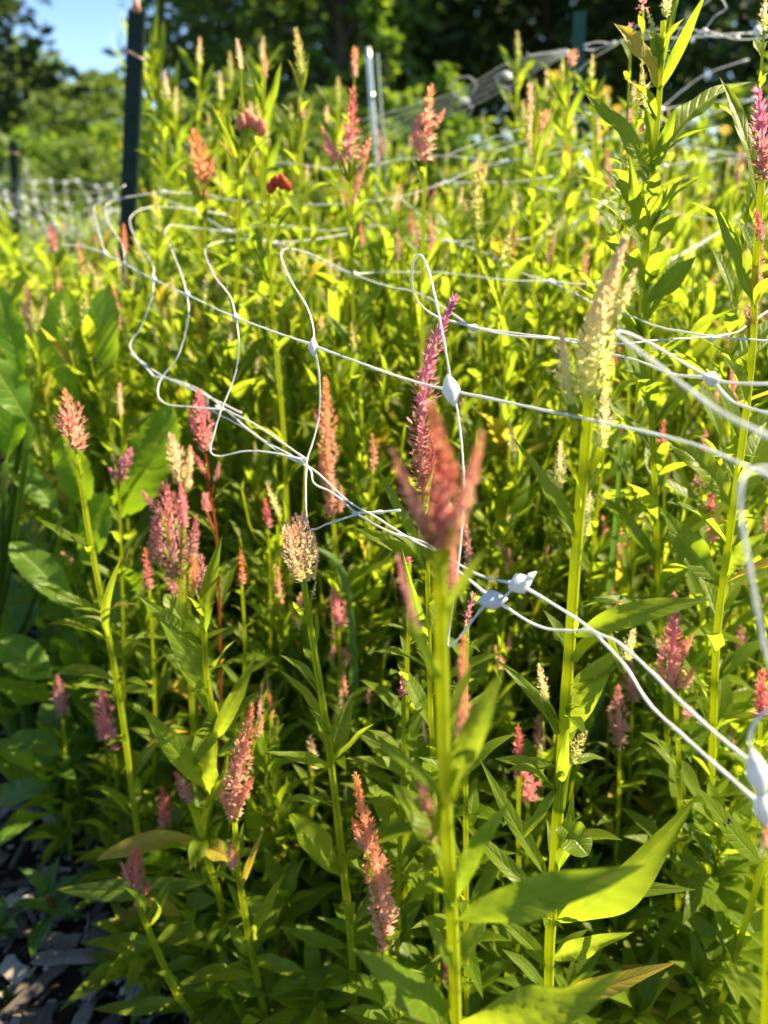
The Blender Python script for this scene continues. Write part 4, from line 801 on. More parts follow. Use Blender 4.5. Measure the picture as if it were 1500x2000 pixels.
CW = {'pink': 'pink', 'rose': 'rose red', 'cream': 'cream', 'salmon': 'salmon', 'lime': 'lime yellow', 'coral': 'coral', 'dusty': 'dusky pink', 'greencream': 'greenish cream'}
protos = {}
for hi, Ht in enumerate((.42, .62, .80, .96, 1.08)):
    for ci, c in enumerate(('dusty', 'cream', 'salmon', 'lime', 'rose', 'greencream')):
        if hi == 0 and ci > 3: continue
        protos[(hi, c)] = [proto(Ht, 100 + hi * 20 + ci, c, 'leaf_deep' if hi == 0 else 'leaf', 50 if hi < 2 else 44), Ht, False]
# density grows towards the middle distance: nearest rows are lower
placed = []; tries = 0; NFILL = 285
bands = [(.66, .84, 26, .18, .42), (.84, 1.05, 46, .40, .66), (1.05, 1.4, 66, .72, .93), (1.4, 2.0, 72, .82, 1.00), (2.0, 3.4, 70, .86, 1.06)]
def where(x, y):
    k = (y * CP + .3 * SP); u = 750 + x / k * F
    a = 'left' if u < 520 else ('middle' if u < 1000 else 'right'); return a
for bi, (y0, y1, cnt, h0, h1) in enumerate(bands):
    got = 0; t = 0
    while got < cnt and t < 6000:
        t += 1; y = R(y0, y1); hw = .56 * y + .12; x = R(-hw, hw)
        if side_of_edge(x, y) < .06 * y: continue
        if any((x - a) ** 2 + (y - b) ** 2 < (.055 if y < 1.4 else .075) ** 2 for a, b in placed): continue
        placed.append((x, y)); got += 1
        h = R(h0, h1)
        uu = 750 + x / (y * CP + .25 * SP) * F
        if uu < 450 and y > 1.05: h = min(h, (1 - y * .125) * R(.85, 1.0))     # the left rows are shorter
        elif uu < 450: h *= .72
        if 1.3 < y < 2.6 and x > -.1 and rng.random() < .14: h += R(.04, .12)
        c = ['dusty', 'cream', 'salmon', 'lime', 'rose', 'greencream'][int(rng.choice(6, p=[.09, .2, .13, .36, .04, .18]))]
        hi = int(np.argmin([abs(h - q) for q in (.42, .62, .80, .96, 1.08)]))
        if (hi, c) not in protos: c = ['dusty', 'cream', 'salmon', 'lime'][int(rng.integers(4))]
        e = protos[(hi, c)]; sc = h / e[1]
        dn = ('just behind the nearest plants', 'in the front rows', 'below the net', 'beyond the first net rows', 'at the back of the bed')[bi]
        lab = f'slim {CW[c]} tipped celosia {dn}, {where(x, y)} part'; grp = f'{CW[c]} celosia {dn}, {where(x, y)}'
        if not e[2]:
            r = e[0]; e[2] = True; r.location = (x, y, bump_z(x, y)); r.rotation_euler = (0, 0, R(0, 6.28)); r.scale = (sc,) * 3; r['label'] = lab; r['category'] = 'flower plant'; r['group'] = grp
        else: copy_tree(e[0], (x, y, bump_z(x, y)), R(0, 6.28), sc, lab, grp)
for e in protos.values():
    if not e[2]:
        for ch in list(e[0].children): bpy.data.objects.remove(ch)
        bpy.data.objects.remove(e[0])

# low leafy undergrowth nobody could count
def scatter_leaves(name, label, cat, n, fn, m, L0, L1, wr=.21):
    mb = MB(); i = 0
    pool = [leaf_geo(1, wr * rng.uniform(.8, 1.2), R(.03, .14), R(.15, .4), .2, 5, 2, 'lance', 7000 + k) for k in range(12)]
    while i < n:
        q = fn()
        if q is None: continue
        V, f, uv = pool[i % 12]; L = R(L0, L1); a = R(0, 6.28); d = nrm(np.array([math.cos(a), math.sin(a), R(-.1, 2.0)]))
        mb.add((V * L) @ basis(d, UP + np.array([R(-.6, .6), R(-.6, .6), 0])).T + q, f, uv); i += 1
    o = mb.obj(name, M[m]); tag(o, label, cat, kind='stuff'); return o
def f1():
    y = R(.60, 1.5); x = R(-.62 * y, .62 * y)
    if side_of_edge(x, y) < .0: return None
    return np.array([x, y, (R(0, 1) ** 1.5) * (.05 + .34 * min(1, (y - .4) / .8))])
scatter_leaves('undergrowth', 'low green leaves filling the shade between the stems', 'undergrowth', 4600, f1, 'leaf_deep', .05, .11)
def f2():
    y = R(1.5, 4.5); x = R(-.55 * y - .1, .60 * y + .2)
    if side_of_edge(x, y) < .1: return None
    return np.array([x, y, R(.02, .78)])
scatter_leaves('bed_foliage', 'dense mass of leaves low between the far celosia stems', 'undergrowth', 9000, f2, 'leaf', .07, .14)

# ------------------------------------------------------------------ netting
def netY(u, v):
    b = math.atan((1000 - v) / F); ang = PITCH - b
    if v >= 455: return .13 / math.tan(ang)
    return float(np.interp(v, [60, 200, 300, 350, 400, 455], [2.7, 2.5, 2.3, 2.15, 1.98, 1.73]))
NEARER = [True]
def npt(q):
    Y = q[2] if len(q) > 2 and q[2] else netY(q[0], q[1])
    if NEARER[0] and Y > 1.1: Y = 1.1 + (Y - 1.1) * .42
    return P(q[0], q[1], Y)
def net_thing(name, label, strands, knots, group=None, rad=.00085):
    ref = npt(strands[0][0]); org = np.array([ref[0], ref[1], ref[2]])
    root = thing(name, label, 'netting', org, group)
    mb = MB()
    for s in strands:
        q = smooth_path([npt(a) for a in s], 7); n = len(q)
        q = q + np.cumsum(rng.normal(0, .00010, (n, 3)), axis=0) * 0.6 + rng.normal(0, .00012, (n, 3)) * np.linalg.norm(q - CAM, axis=1)[:, None] * 1.2
        r = rad * (1 + .12 * np.sin(np.arange(n) * .9 + R(0, 6))) * (1 + .55 * (np.exp(-np.arange(n) / 2.2) + np.exp(-(n - 1 - np.arange(n)) / 2.2)))
        if np.mean(q[:, 1]) > 1.2: r = r * 1.0
        tube(mb, q - org, r, 6)
    mb.obj('mesh_cord', M['net'], root)
    km = MB(); ell(km, (0, 0, 0), (1, 1, 1), 40, 14); kv = km.v[0]; ka = np.arctan2(kv[:, 1], kv[:, 0]); kr = np.hypot(kv[:, 0], kv[:, 1]); kq = 1.2 / (np.abs(np.cos(ka)) ** 1.25 + np.abs(np.sin(ka)) ** 1.25) ** (1 / 1.25); kq = 1 + (kq - 1) * np.clip(kr * 1.2, 0, 1); km.v[0] = kv * np.stack([kq, kq, 1 - .2 * kr], 1); me = km.mesh('knot', M['net'])
    for k in knots:
        u, v, Y, a, b, an = k; c = npt((u, v, Y)); sc = np.linalg.norm(c - CAM) / F
        e = Matrix.Rotation(math.pi / 2 - PITCH, 4, 'X') @ Matrix.Rotation(math.radians(an), 4, 'Z')
        a, b = a * .76, b * .76; m = Matrix.Translation(Vector(c - org)) @ e @ Matrix.Diagonal((a * sc, b * sc, min(a, b) * sc * .75, 1)); child('knot', me, root, m)
    return root
k0 = (880, 762, .50)
strands = [
 [(612, 675), (720, 715), (800, 742, .53), k0], [k0, (1000, 788, .46), (1150, 820, .42), (1330, 862, .37), (1440, 905, .33), (1520, 942, .30)],
 [(460, 620), (540, 650), (612, 675)], [(365, 575), (415, 600), (460, 620)], [(300, 545), (330, 560), (365, 575)], [(243, 515), (270, 530), (300, 545)], [(205, 495), (243, 515)], [(120, 478), (165, 482), (205, 495)],
 [k0, (876, 720, .50), (862, 640, .51), (845, 560, .53), (831, 512, .55), (817, 498, .57), (807, 520, .60), (807, 570, .62), (825, 600, .65), (860, 622, .67), (925, 640)],
 [k0, (892, 800, .495), (903, 880, .48), (906, 980, .46), (894, 1110, .44), (878, 1230, .43), (876, 1262, .425), (893, 1250, .42), (920, 1215, .415), (948, 1180, .41)],
 [(612, 675), (612, 640, .62), (600, 600, .66), (575, 560, .72), (555, 520, .82), (550, 497, .90), (560, 486, .98), (590, 490, 1.05), (640, 510, 1.12), (690, 536)],
 [(690, 536), (760, 560), (800, 567), (850, 588), (925, 640)],
 [(690, 536), (740, 532), (850, 532), (930, 540), (1000, 548), (1075, 550)], [(1075, 550), (1160, 553), (1280, 522), (1400, 455), (1440, 425)],
 [(925, 640), (1000, 650), (1100, 662), (1200, 673), (1290, 665), (1390, 660), (1460, 664), (1520, 668)], [(925, 640), (1000, 655), (1100, 664), (1190, 690, .62), (1250, 706, .56), (1310, 730, .5), (1390, 740, .46)],
 [(1075, 550), (1120, 572), (1170, 598), (1230, 617), (1290, 640), (1390, 659)], [(1390, 659), (1440, 648), (1462, 632), (1510, 600)],
 [(1520, 862, .28), (1400, 800, .30), (1300, 725, .33), (1240, 680, .36), (1206, 655, .39), (1218, 650, .40), (1270, 672, .42), (1330, 708, .44), (1390, 740, .46)],
 [(1390, 740, .46), (1430, 748, .45), (1520, 752, .43)], [(1390, 740, .46), (1425, 780, .45), (1460, 795, .44), (1520, 812, .42)],
 [(612, 675), (621, 710, .60), (626, 760, .60), (624, 810, .60), (612, 860, .59), (600, 900, .58), (598, 960, .56), (600, 1010, .55), (610, 1032, .54), (640, 1022, .54), (695, 1003, .54)],
 [(460, 620), (450, 580, .74), (420, 540, .85), (402, 500, 1.0), (405, 482, 1.15), (440, 470, 1.3), (500, 468, 1.4), (540, 475)],
 [(540, 475), (580, 488), (630, 515), (690, 536)], [(540, 475), (620, 467), (700, 455), (790, 463), (875, 471)], [(875, 471), (960, 470), (1060, 460), (1140, 425), (1178, 397)],
 [(875, 471), (950, 495), (1010, 530), (1075, 550)], [(365, 575), (356, 540, .9), (336, 490, 1.05), (322, 455, 1.3), (335, 440, 1.5), (370, 445, 1.7), (445, 452)],
 [(445, 452), (490, 460), (540, 475)], [(445, 452), (400, 425), (370, 410), (330, 393), (300, 380)], [(445, 452), (540, 440), (640, 450), (720, 440), (800, 450), (875, 471)],
 [(460, 620), (466, 660, .70), (462, 720, .70), (445, 770, .69), (430, 805, .68), (418, 850, .67), (412, 880, .66), (430, 890, .66), (480, 880, .65), (530, 882, .64), (595, 897, .62)],
 [(365, 575), (369, 610, .84), (362, 650, .84), (345, 700, .83), (315, 740, .82), (308, 770, .80), (325, 790, .78), (370, 795, .77), (440, 800, .75)],
 [(300, 545), (298, 515, 1.05), (270, 475, 1.25), (255, 440, 1.45), (258, 420, 1.6), (290, 405, 1.7), (370, 407, 1.8), (445, 420, 1.9)], [(300, 545), (297, 580, .97), (275, 640, .96), (255, 670, .95), (262, 692, .93), (300, 735, .88)],
 [(243, 515), (240, 480, 1.3), (215, 440, 1.5), (205, 410, 1.7), (215, 395, 1.85), (250, 385, 1.9), (320, 375, 1.95)], [(243, 515), (243, 545, 1.15), (235, 572, 1.15)],
 [(205, 495), (195, 460, 1.5), (185, 415, 1.8), (190, 395, 1.9), (245, 362, 1.95)], [(320, 375, 1.95), (400, 380), (480, 395), (640, 400), (780, 385), (870, 357)],
 [(255, 690, .95), (310, 730, .88), (365, 755, .83), (415, 778, .79), (470, 806, .74)], [(300, 735, .88), (360, 748, .84), (410, 775, .80), (500, 850, .70), (570, 890, .64), (622, 925, .60), (680, 978, .56), (740, 1012, .52), (800, 1050, .49), (870, 1086, .46), (935, 1122, .43), (1005, 1140, .41)],
 [(405, 775, .80), (412, 800, .78), (480, 838, .72), (545, 885, .66), (600, 915, .61), (612, 945, .59), (650, 965, .57), (695, 1003, .54), (760, 1040, .50), (830, 1062, .48), (880, 1105, .45), (948, 1160, .42)],
 [(440, 800, .75), (500, 830, .70), (560, 870, .66), (597, 897, .62)], [(695, 1003, .54), (740, 1000, .53), (782, 997, .52)],
 [(948, 1168, .415), (975, 1172, .41), (1000, 1152, .41), (1012, 1140, .41)], [(1012, 1140, .41), (1110, 1198, .385), (1165, 1236, .37), (1205, 1253, .36), (1270, 1310, .335), (1340, 1380, .31), (1420, 1448, .29), (1474, 1490, .275)],
 [(970, 1175, .41), (1050, 1222, .395), (1110, 1231, .385), (1155, 1231, .375), (1182, 1256, .365), (1222, 1300, .35), (1268, 1372, .33), (1330, 1432, .31), (1400, 1495, .29), (1478, 1565, .27)],
 [(1530, 912, .27), (1470, 918, .27), (1447, 950, .265), (1452, 1030, .26), (1466, 1110, .255), (1482, 1190, .25), (1495, 1260, .25), (1520, 1340, .25)],
 [(1476, 1500, .275), (1464, 1450, .27), (1474, 1415, .27), (1500, 1390, .27), (1540, 1370, .27)], [(1488, 1580, .265), (1520, 1640, .26)],
 # far rows running right
 [(870, 357), (1000, 355), (1080, 345)], [(730, 322), (800, 310), (870, 305), (990, 315)], [(990, 315), (1100, 296), (1200, 268), (1268, 273)], [(1268, 273), (1370, 290), (1460, 305), (1530, 312)], [(1298, 325), (1350, 314), (1400, 313), (1460, 306)],
 [(1048, 365), (1110, 380), (1178, 397)], [(1178, 397), (1290, 411), (1340, 420), (1424, 434)], [(1424, 434), (1480, 442), (1530, 445)], [(1424, 434), (1465, 402), (1500, 370)], [(1424, 434), (1390, 465), (1300, 515), (1240, 545)], [(1178, 397), (1215, 375), (1268, 340), (1298, 325)],
 [(1085, 232), (1150, 225), (1220, 222), (1290, 214)], [(1290, 214), (1330, 180), (1380, 145), (1462, 116)], [(1290, 214), (1380, 200), (1474, 194)], [(1290, 270), (1350, 240), (1410, 215), (1474, 194)], [(1040, 245), (1085, 232)], [(870, 357), (930, 330), (990, 315)], [(640, 330), (560, 318), (520, 318)], [(640, 330), (730, 322)], [(875, 471), (820, 420), (780, 385)],
 [(1268, 273), (1290, 240), (1290, 214)], [(870, 305), (960, 270), (1040, 245)], [(960, 300), (1060, 262), (1150, 225)]]
kn = [(881, 762, .495, 20, 36, 12), (612, 678, 0, 11, 21, 4), (460, 620, 0, 8, 11, 0), (365, 575, 0, 7, 9, 0), (300, 545, 0, 6, 8, 0), (243, 515, 0, 5, 7, 0), (690, 536, 0, 13, 8, 0), (925, 640, 0, 14, 8, -10), (1075, 550, 0, 10, 6, 0),
      (540, 475, 0, 10, 6, -10), (875, 471, 0, 8, 5, 0), (445, 452, 0, 9, 5, 0), (1390, 660, 0, 11, 7, 0), (1390, 740, .46, 20, 15, -20), (695, 1003, .54, 9, 6, 0), (742, 1000, .53, 14, 5, 0), (962, 1172, .412, 33, 22, 5), (1016, 1140, .408, 28, 23, 20), (1036, 1126, .405, 17, 8, 38),
      (1480, 1510, .272, 22, 48, 14), (1492, 1580, .265, 20, 36, 10), (425, 795, .77, 7, 5, -30), (370, 757, .83, 8, 5, -30), (597, 897, .62, 6, 5, -30), (205, 495, 0, 5, 7, 0), (1178, 397, 0, 9, 6, 0), (1424, 434, 0, 10, 7, 0), (1460, 305, 0, 11, 7, 0), (1268, 273, 0, 9, 6, 0), (1290, 214, 0, 9, 6, 0), (1474, 194, 0, 9, 6, 0),
      (870, 357, 0, 9, 5, 0), (990, 315, 0, 9, 5, 0), (320, 375, 1.95, 7, 5, 0), (1150, 225, 0, 8, 5, 0), (1298, 325, 0, 7, 5, 0)]
net_thing('trellis_net', 'loose white plastic mesh netting stretched over the near celosia, with thick knots', strands, kn)
NEARER[0] = False
# gathered net tied high behind
b = 1.9
st2 = []
for k in range(5):
    o = (k - 2) * 13
    st2.append([(700 + k * 12, 262 + o, 2.5), (790, 235 + o * .9, 2.4), (900, 196 + o * .8, 2.2), (985, 150 + o * .9, 2.1), (1060, 118 + o * .5, 2.0), (1106, 102 + o * .2, b)])
st2 += [[(1106, 102, b), (1060, 104, b), (1035, 108, b), (1030, 104, b)],
 [(905, 196, 2.2), (885, 180, 2.2), (888, 158, 2.2), (912, 150, 2.2), (930, 162, 2.2), (922, 184, 2.2), (905, 196, 2.2)], [(905, 196, 2.2), (922, 210, 2.2), (915, 230, 2.2)],
 [(990, 146, 2.1), (970, 146, 2.1), (975, 165, 2.1), (996, 176, 2.1), (985, 210, 2.1), (945, 250, 2.1)], [(1140, 88, 1.6), (1170, 82, 1.6), (1200, 84, 1.6), (1240, 66, 1.5), (1280, 58, 1.4), (1345, 56, 1.35), (1400, 72, 1.3), (1480, 60, 1.25), (1530, 58, 1.2)],
 [(1140, 96, 1.6), (1165, 96, 1.6), (1200, 84, 1.6), (1260, 76, 1.5), (1340, 74, 1.35), (1380, 62, 1.3), (1440, 78, 1.3), (1530, 70, 1.2)], [(1200, 84, 1.6), (1270, 68, 1.45), (1330, 74, 1.4), (1420, 66, 1.3), (1480, 66, 1.3), (1530, 72, 1.2)],
 [(1404, -10, 1.3), (1418, 16, 1.3), (1396, 32, 1.3), (1376, 58, 1.3), (1352, 80, 1.3)], [(1396, -10, 1.35), (1340, 40, 1.35), (1320, 75, 1.35), (1300, 105, 1.35)], [(1205, 86, 1.6), (1150, 120, 1.8), (1090, 175, 2.0), (1040, 225, 2.2)], [(1480, 62, 1.25), (1478, 80, 1.25), (1484, 100, 1.25)],
 [(1236, 68, 1.5), (1240, 52, 1.5), (1256, 50, 1.5), (1258, 66, 1.5)], [(1150, 86, 1.6), (1142, 96, 1.6), (1160, 100, 1.6)]]
net_thing('gathered_net', 'bunched white netting pulled up to the post tops at the upper right', st2, [(908, 196, 2.2, 9, 6, 0), (992, 147, 2.1, 11, 6, -35), (1200, 84, 1.6, 6, 4, 0), (1376, 60, 1.3, 7, 5, 0), (1352, 80, 1.3, 5, 4, 0), (1480, 60, 1.25, 8, 10, 0), (1440, 74, 1.3, 6, 4, 0), (1106, 102, 1.9, 6, 4, 0)])
# net of the bed beyond, on the left
st3 = []; kn3 = []
G = {}
for i in range(9):
    for j in range(7):
        f = i / 8; g = j / 6
        u = LW(-20, 235, f) + R(-8, 8) + (g - .5) * 30; v = LW(352, 372, abs(f - .5) * 1.2) + g * (34 + 96 * math.exp(-((f - .55) / .33) ** 2)) + R(-8, 8); G[i, j] = (u, v, 3.6 - g * 1.0 + R(-.05, .05))
for j in range(7): st3.append([G[i, j] for i in range(9)])
for i in range(9): st3.append([G[i, j] for j in range(7)])
for i in range(9):
    for j in range(0, 7, 2): kn3.append((*G[i, j][:2], G[i, j][2], 5, 4, 0))
for k in range(34):                                   # the tangle hanging down by the post
    u = R(80, 235); v = R(395, 455); st3.append([(u, v, 2.6), (u + R(-30, 30), v + R(10, 40), 2.6), (u + R(-40, 30), v + R(20, 60), 2.6), (u + R(-30, 30), v + R(40, 75), 2.6)])
for k in range(9):
    u = R(0, 60); st3.append([(u, R(300, 360), 3.4), (u + R(-15, 25), R(370, 420), 3.4), (u + R(-15, 25), R(420, 480), 3.4), (u + R(0, 60), R(480, 520), 3.4)])
net_thing('slack_net', 'tangled white netting sagging over the next bed at the far left', st3, kn3, rad=.0009)

# ------------------------------------------------------------------ posts
def u_post(name, label, top, bot, width, m, cap=True, tie=None, lab_cap=None, group='garden posts'):
    t, bt = P(*top), P(*bot); d = nrm(t - bt); g = bt + d * (-(bt[2] + .02) / d[2]); L = np.linalg.norm(t - g)
    root = thing(name, label, 'post', (g[0], g[1], 0), group); org = np.array([g[0], g[1], 0.0])
    mb = MB(); wd = width; th = .0028; prof = [(-wd/2, .0), (-wd/2, wd*.45), (-wd/2 + th, wd*.45), (-wd/2 + th, th), (wd/2 - th, th), (wd/2 - th, wd*.45), (wd/2, wd*.45), (wd/2, 0)]
    B = basis(d, np.array([0, -1, 0.])); n = len(prof); V = []
    for zz in (0, L): V += [(g - org) + B @ np.array([a, zz, -b]) for a, b in prof]
    f = [(j, (j+1) % n, n + (j+1) % n, n + j) for j in range(n)] + [(0, 1, 2, 3)[::-1], (4, 5, 6, 7)[::-1], (0, 3, 4, 7)[::-1], (n, n+1, n+2, n+3), (n+4, n+5, n+6, n+7), (n, n+3, n+4, n+7)]
    mb.add(V, f); k = int(L / .05)
    for i in range(2, k): # the studs that stand off the face
        c = (g - org) + B @ np.array([0, i * .05, .0005]); r = wd * .12
        q = [c + B @ np.array([a * r, b * r * 1.6, 0]) for a, b in ((-1, -1), (1, -1), (1, 1), (-1, 1))] + [c + B @ np.array([a * r * .5, b * r * .8, .0022]) for a, b in ((-1, -1), (1, -1), (1, 1), (-1, 1))]
        mb.add(q, [(4, 5, 6, 7), (0, 1, 5, 4), (1, 2, 6, 5), (2, 3, 7, 6), (3, 0, 4, 7)])
    mb.obj('channel', m, root, smooth=False)
    if cap:
        mb = MB(); c = t - org; tube(mb, [c - d * .004, c + d * .012, c + d * .03], [wd * .34, wd * .22, wd * .10], 8); mb.obj('post_tip', M['cap'], root)
    if tie:
        for (a, b2, c2, d2, Y) in tie:
            p0, p1 = P(a, b2, Y), P(c2, d2, Y); off = np.array([0, -.004, 0]); mb = MB(); tube(mb, smooth_path([p0 + np.array([0, .02, 0]) - org, p0 + off - org, (p0 + p1) / 2 + off * 1.3 - org, p1 + off - org, p1 + np.array([.004, .02, 0]) - org], 5), .0022, 6); mb.obj('wire_tie', M['wire'], root)
    return root
u_post('garden_post', 'dark green metal post with an orange tip and a wire tie, upper left', (266, 20, 1.95), (248, 440, 1.95), .036, M['post'], True, [(246, 98, 279, 116, 1.945)])
u_post('garden_post', 'teal green metal post standing behind the tall right plants', (1134, 22, 2.3), (1118, 400, 2.3), .030, M['post_light'], False)
u_post('garden_post', 'small dark post half hidden in the tangled net at the far left', (24, 275, 3.4), (34, 470, 3.4), .032, M['post'], False, [(16, 296, 32, 300, 3.39)])
u_post('garden_post', 'short dark post between the teal post and the tall leafy plant', (1170, 235, 3.2), (1168, 380, 3.2), .030, M['post'], False)
t, bt = P(719, 96, 2.7), P(733, 290, 2.7); d = nrm(t - bt); g = bt + d * (-(bt[2] + .01) / d[2]); root = thing('metal_pole', 'shiny pale metal pole behind the flowers, top centre', 'pole', (g[0], g[1], 0)); org = np.array([g[0], g[1], 0])
mb = MB(); L = np.linalg.norm(t - g); tube(mb, [g - org + d * L * i / 40 for i in range(41)], [.0085 * (1 + .05 * (i % 2)) for i in range(41)], 12); mb.obj('shaft', M['pole'], root)
mb = MB(); tube(mb, [g - org + d * (L - .14), g - org + d * (L - .12)], .0105, 12); tube(mb, [g - org + d * (L - .004), g - org + d * (L + .004)], [.0105, .007], 12); mb.obj('collar', M['pole'], root)
mb = MB(); q = np.array([.026, .01, 0]); tube(mb, [g - org + q, g - org + q + d * (L - .01)], .006, 10); mb.obj('side_rod', M['post_light'], root)

# ------------------------------------------------------------------ crested blooms
def crest(name, label, u, v, wpx, hpx, Y, m, foot=None):
    c = P(u, v, Y); sc = scale_at(v, Y); root = thing(name, label, 'flower', c)
    rs = np.random.default_rng(int(u)); mb = MB(); n = 9
    for k in range(n):                       # ruffled lobes fanned along one ridge
        f = (k + .5) / n; cx = (f - .5) * wpx * .8; cz = hpx * (.22 * math.sin(f * 5 + u) + .18 * f); m0 = MB(); ell(m0, (0, 0, 0), (1, 1, 1), 16, 12); q = m0.v[0]
        q = q * (1 + .22 * np.sin(q @ np.array([9, 5, 4.]) + k) * np.sin(q @ np.array([3, 8, 7.]) + k * 2))[:, None]
        mb.add((q * np.array([wpx * rs.uniform(.10, .17), wpx * .10, hpx * rs.uniform(.22, .42)]) + np.array([cx, rs.uniform(-5, 5), cz])) * sc, m0.f[0])
    mb.obj('crest', M[m], root)
    mb = MB(); tube(mb, smooth_path([np.array([0, 0, -hpx * .4 * sc]), np.array([0, .002, -hpx * .9 * sc]), np.array([foot[0] if foot else 0, .004, -hpx * 1.6 * sc])], 4), 4 * sc, 8); mb.obj('stalk', M['stem'], root)
crest('crested_bloom', 'small red brown crested bloom at the tip of a tall stem, upper left of centre', 546, 364, 50, 34, .95, 'crestred', (-.012, 0))
crest('crested_bloom', 'peach and pink ruffled crested bloom beside a cream tip, upper left', 490, 246, 60, 46, 1.1, 'crestpeach')

# ------------------------------------------------------------------ yellow flowers in the distance
for (u, v, Y, lab) in [(1086, 148, 3.1, 'yellow coneflower highest and leftmost, left of the teal post'), (1166, 186, 3.2, 'yellow coneflower right of the teal post, left one of a pair'), (1182, 178, 3.3, 'yellow coneflower right of the teal post, right one of a pair'),
                       (1060, 192, 3.1, 'yellow coneflower low and left of the salmon tuft'), (1090, 200, 3.3, 'yellow coneflower low down close to the teal post'), (1205, 214, 3.4, 'small yellow coneflower farthest right behind the tall leafy plant'), (1088, 260, 3.2, 'lowest yellow coneflower beside the teal post'), (1415, 255, 3.0, 'pale yellow coneflower behind the leaves near the right edge')]:
    c = P(u, v, Y); root = thing('yellow_coneflower', lab, 'yellow flower', (c[0], c[1], 0), 'yellow flowers behind the beds')
    mb = MB(); tube(mb, smooth_path([np.array([R(-.05, .05), 0, 0]), np.array([.02, 0, c[2] * .5]), np.array([0, 0, c[2] - .01])], 6), .004, 6); mb.obj('stem', M['stem_dim'], root)
    mb = MB(); n = 11; z = c[2]
    for k in range(n):
        a = k * 2 * math.pi / n; V, f, uv = leaf_geo(.024, .010, .1, .1, .1, 4, 2, 'oval', k); d = nrm(np.array([math.cos(a), math.sin(a) * .7 - .2, math.sin(a) * .6]))
        mb.add(V @ basis(d, np.array([0, -1, .5])).T + np.array([0, 0, z]), f, uv)
    mb.obj('petals', M['yellow'], root); mb = MB(); ell(mb, (0, -.006, z), (.006, .006, .006)); mb.obj('disc', M['brown'], root)
    mb = MB()
    for k in range(14):
        a = R(0, 6.28); V, f, uv = leaf_geo(.10, .035, .1, .2, .1, 4, 2, 'lance', k); mb.add(V @ basis(nrm(np.array([math.cos(a), math.sin(a), .6])), UP).T + np.array([.01, 0, R(.2, .85) * z]), f, uv)
    mb.obj('foliage', M['weed'], root)

# ------------------------------------------------------------------ trees and shrubs behind
LP = [leaf_geo(1, .55, .05, .2, .1, 2, 2, 'oval', 60 + i) for i in range(6)]
def crown_mesh(clumps, n, ls, rs, droop=0.0):
    """clumps: (centre, radii); leaves spread through each, denser to its shell"""
    mb = MB(); w_ = np.array([c[1][0] * c[1][1] * c[1][2] for c in clumps]) ** .67; w_ /= w_.sum()
    idx = rs.choice(len(clumps), n, p=w_)
    V0 = [np.array(q[0]) for q in LP]; allV = []; allF = []; allU = []; m = len(V0[0]); F0 = np.array(LP[0][1])
    for k in range(n):
        c, r = clumps[idx[k]]; d = rs.normal(size=3); d /= np.linalg.norm(d); q = np.array(c) + d * np.array(r) * rs.uniform(.45, 1.08) ** .7
        a = rs.uniform(0, 6.28); dr = np.array([math.cos(a), math.sin(a), rs.uniform(-.9, .6) - droop]); L = ls * rs.uniform(.6, 1.4)
        allV.append((V0[k % 6] * L) @ basis(dr, rs.normal(size=3) + UP).T + q)
    V = np.concatenate(allV); Fs = (F0[None] + (np.arange(n) * m)[:, None, None]).reshape(-1, 4); U = np.tile(LP[0][2], (n, 1)); mb.add(V, Fs, U); return mb
def tree(label, x, y, Ht, rad, n, ls, m, name='tree', base=.25, seed=0, group=None, aspect=1.0, nclump=22, cat='tree', spread=1.0, trunk=None):
    rs = np.random.default_rng(seed); root = thing(name, label, cat, (x, y, 0), group)
    clumps = []; tb = MB(); tr = trunk or Ht * .022 + .01
    tp = smooth_path([np.array([0, 0, -.05]), np.array([rs.normal() * .02 * Ht, 0, Ht * .4]), np.array([rs.normal() * .03 * Ht, 0, Ht * .88])], 6); tube(tb, tp, np.linspace(tr, tr * .25, len(tp)), 8)
    for k in range(nclump):
        f = (k + .5) / nclump; z = Ht * (base + (1 - base) * f); pr = math.sin(math.pi * min(1, (.12 + .86 * f))) ** .7 * rad * spread
        a = k * 2.4 + rs.uniform(-.4, .4); rr = pr * rs.uniform(.35, .95); c = np.array([math.cos(a) * rr, math.sin(a) * rr, z + rs.normal() * .02 * Ht]); s = rad * rs.uniform(.24, .44) * (1.1 - .4 * f)
        clumps.append((c, (s * 1.15, s * 1.15, s * aspect))); st = np.array([np.interp(max(.1, f * .8), np.linspace(0, 1, len(tp)), tp[:, i]) for i in range(3)])
        tube(tb, smooth_path([st, (st + c) / 2 + UP * .05 * rad, c], 4), np.linspace(tr * .35, tr * .08, 9), 5)
    tb.obj('trunk', M['bark'], root); crown_mesh(clumps, n, ls, rs).obj('crown', M[m], root, smooth=False); return root
G2 = 'woodland trees behind the field'
def px_x(u, Y): return (u - 750) / F * (Y * CP - 0.0) * 1.0
def at(u, Y): 
    return (u - 750) / F * Y / (CP + ((1000 - 200) / F) * SP)
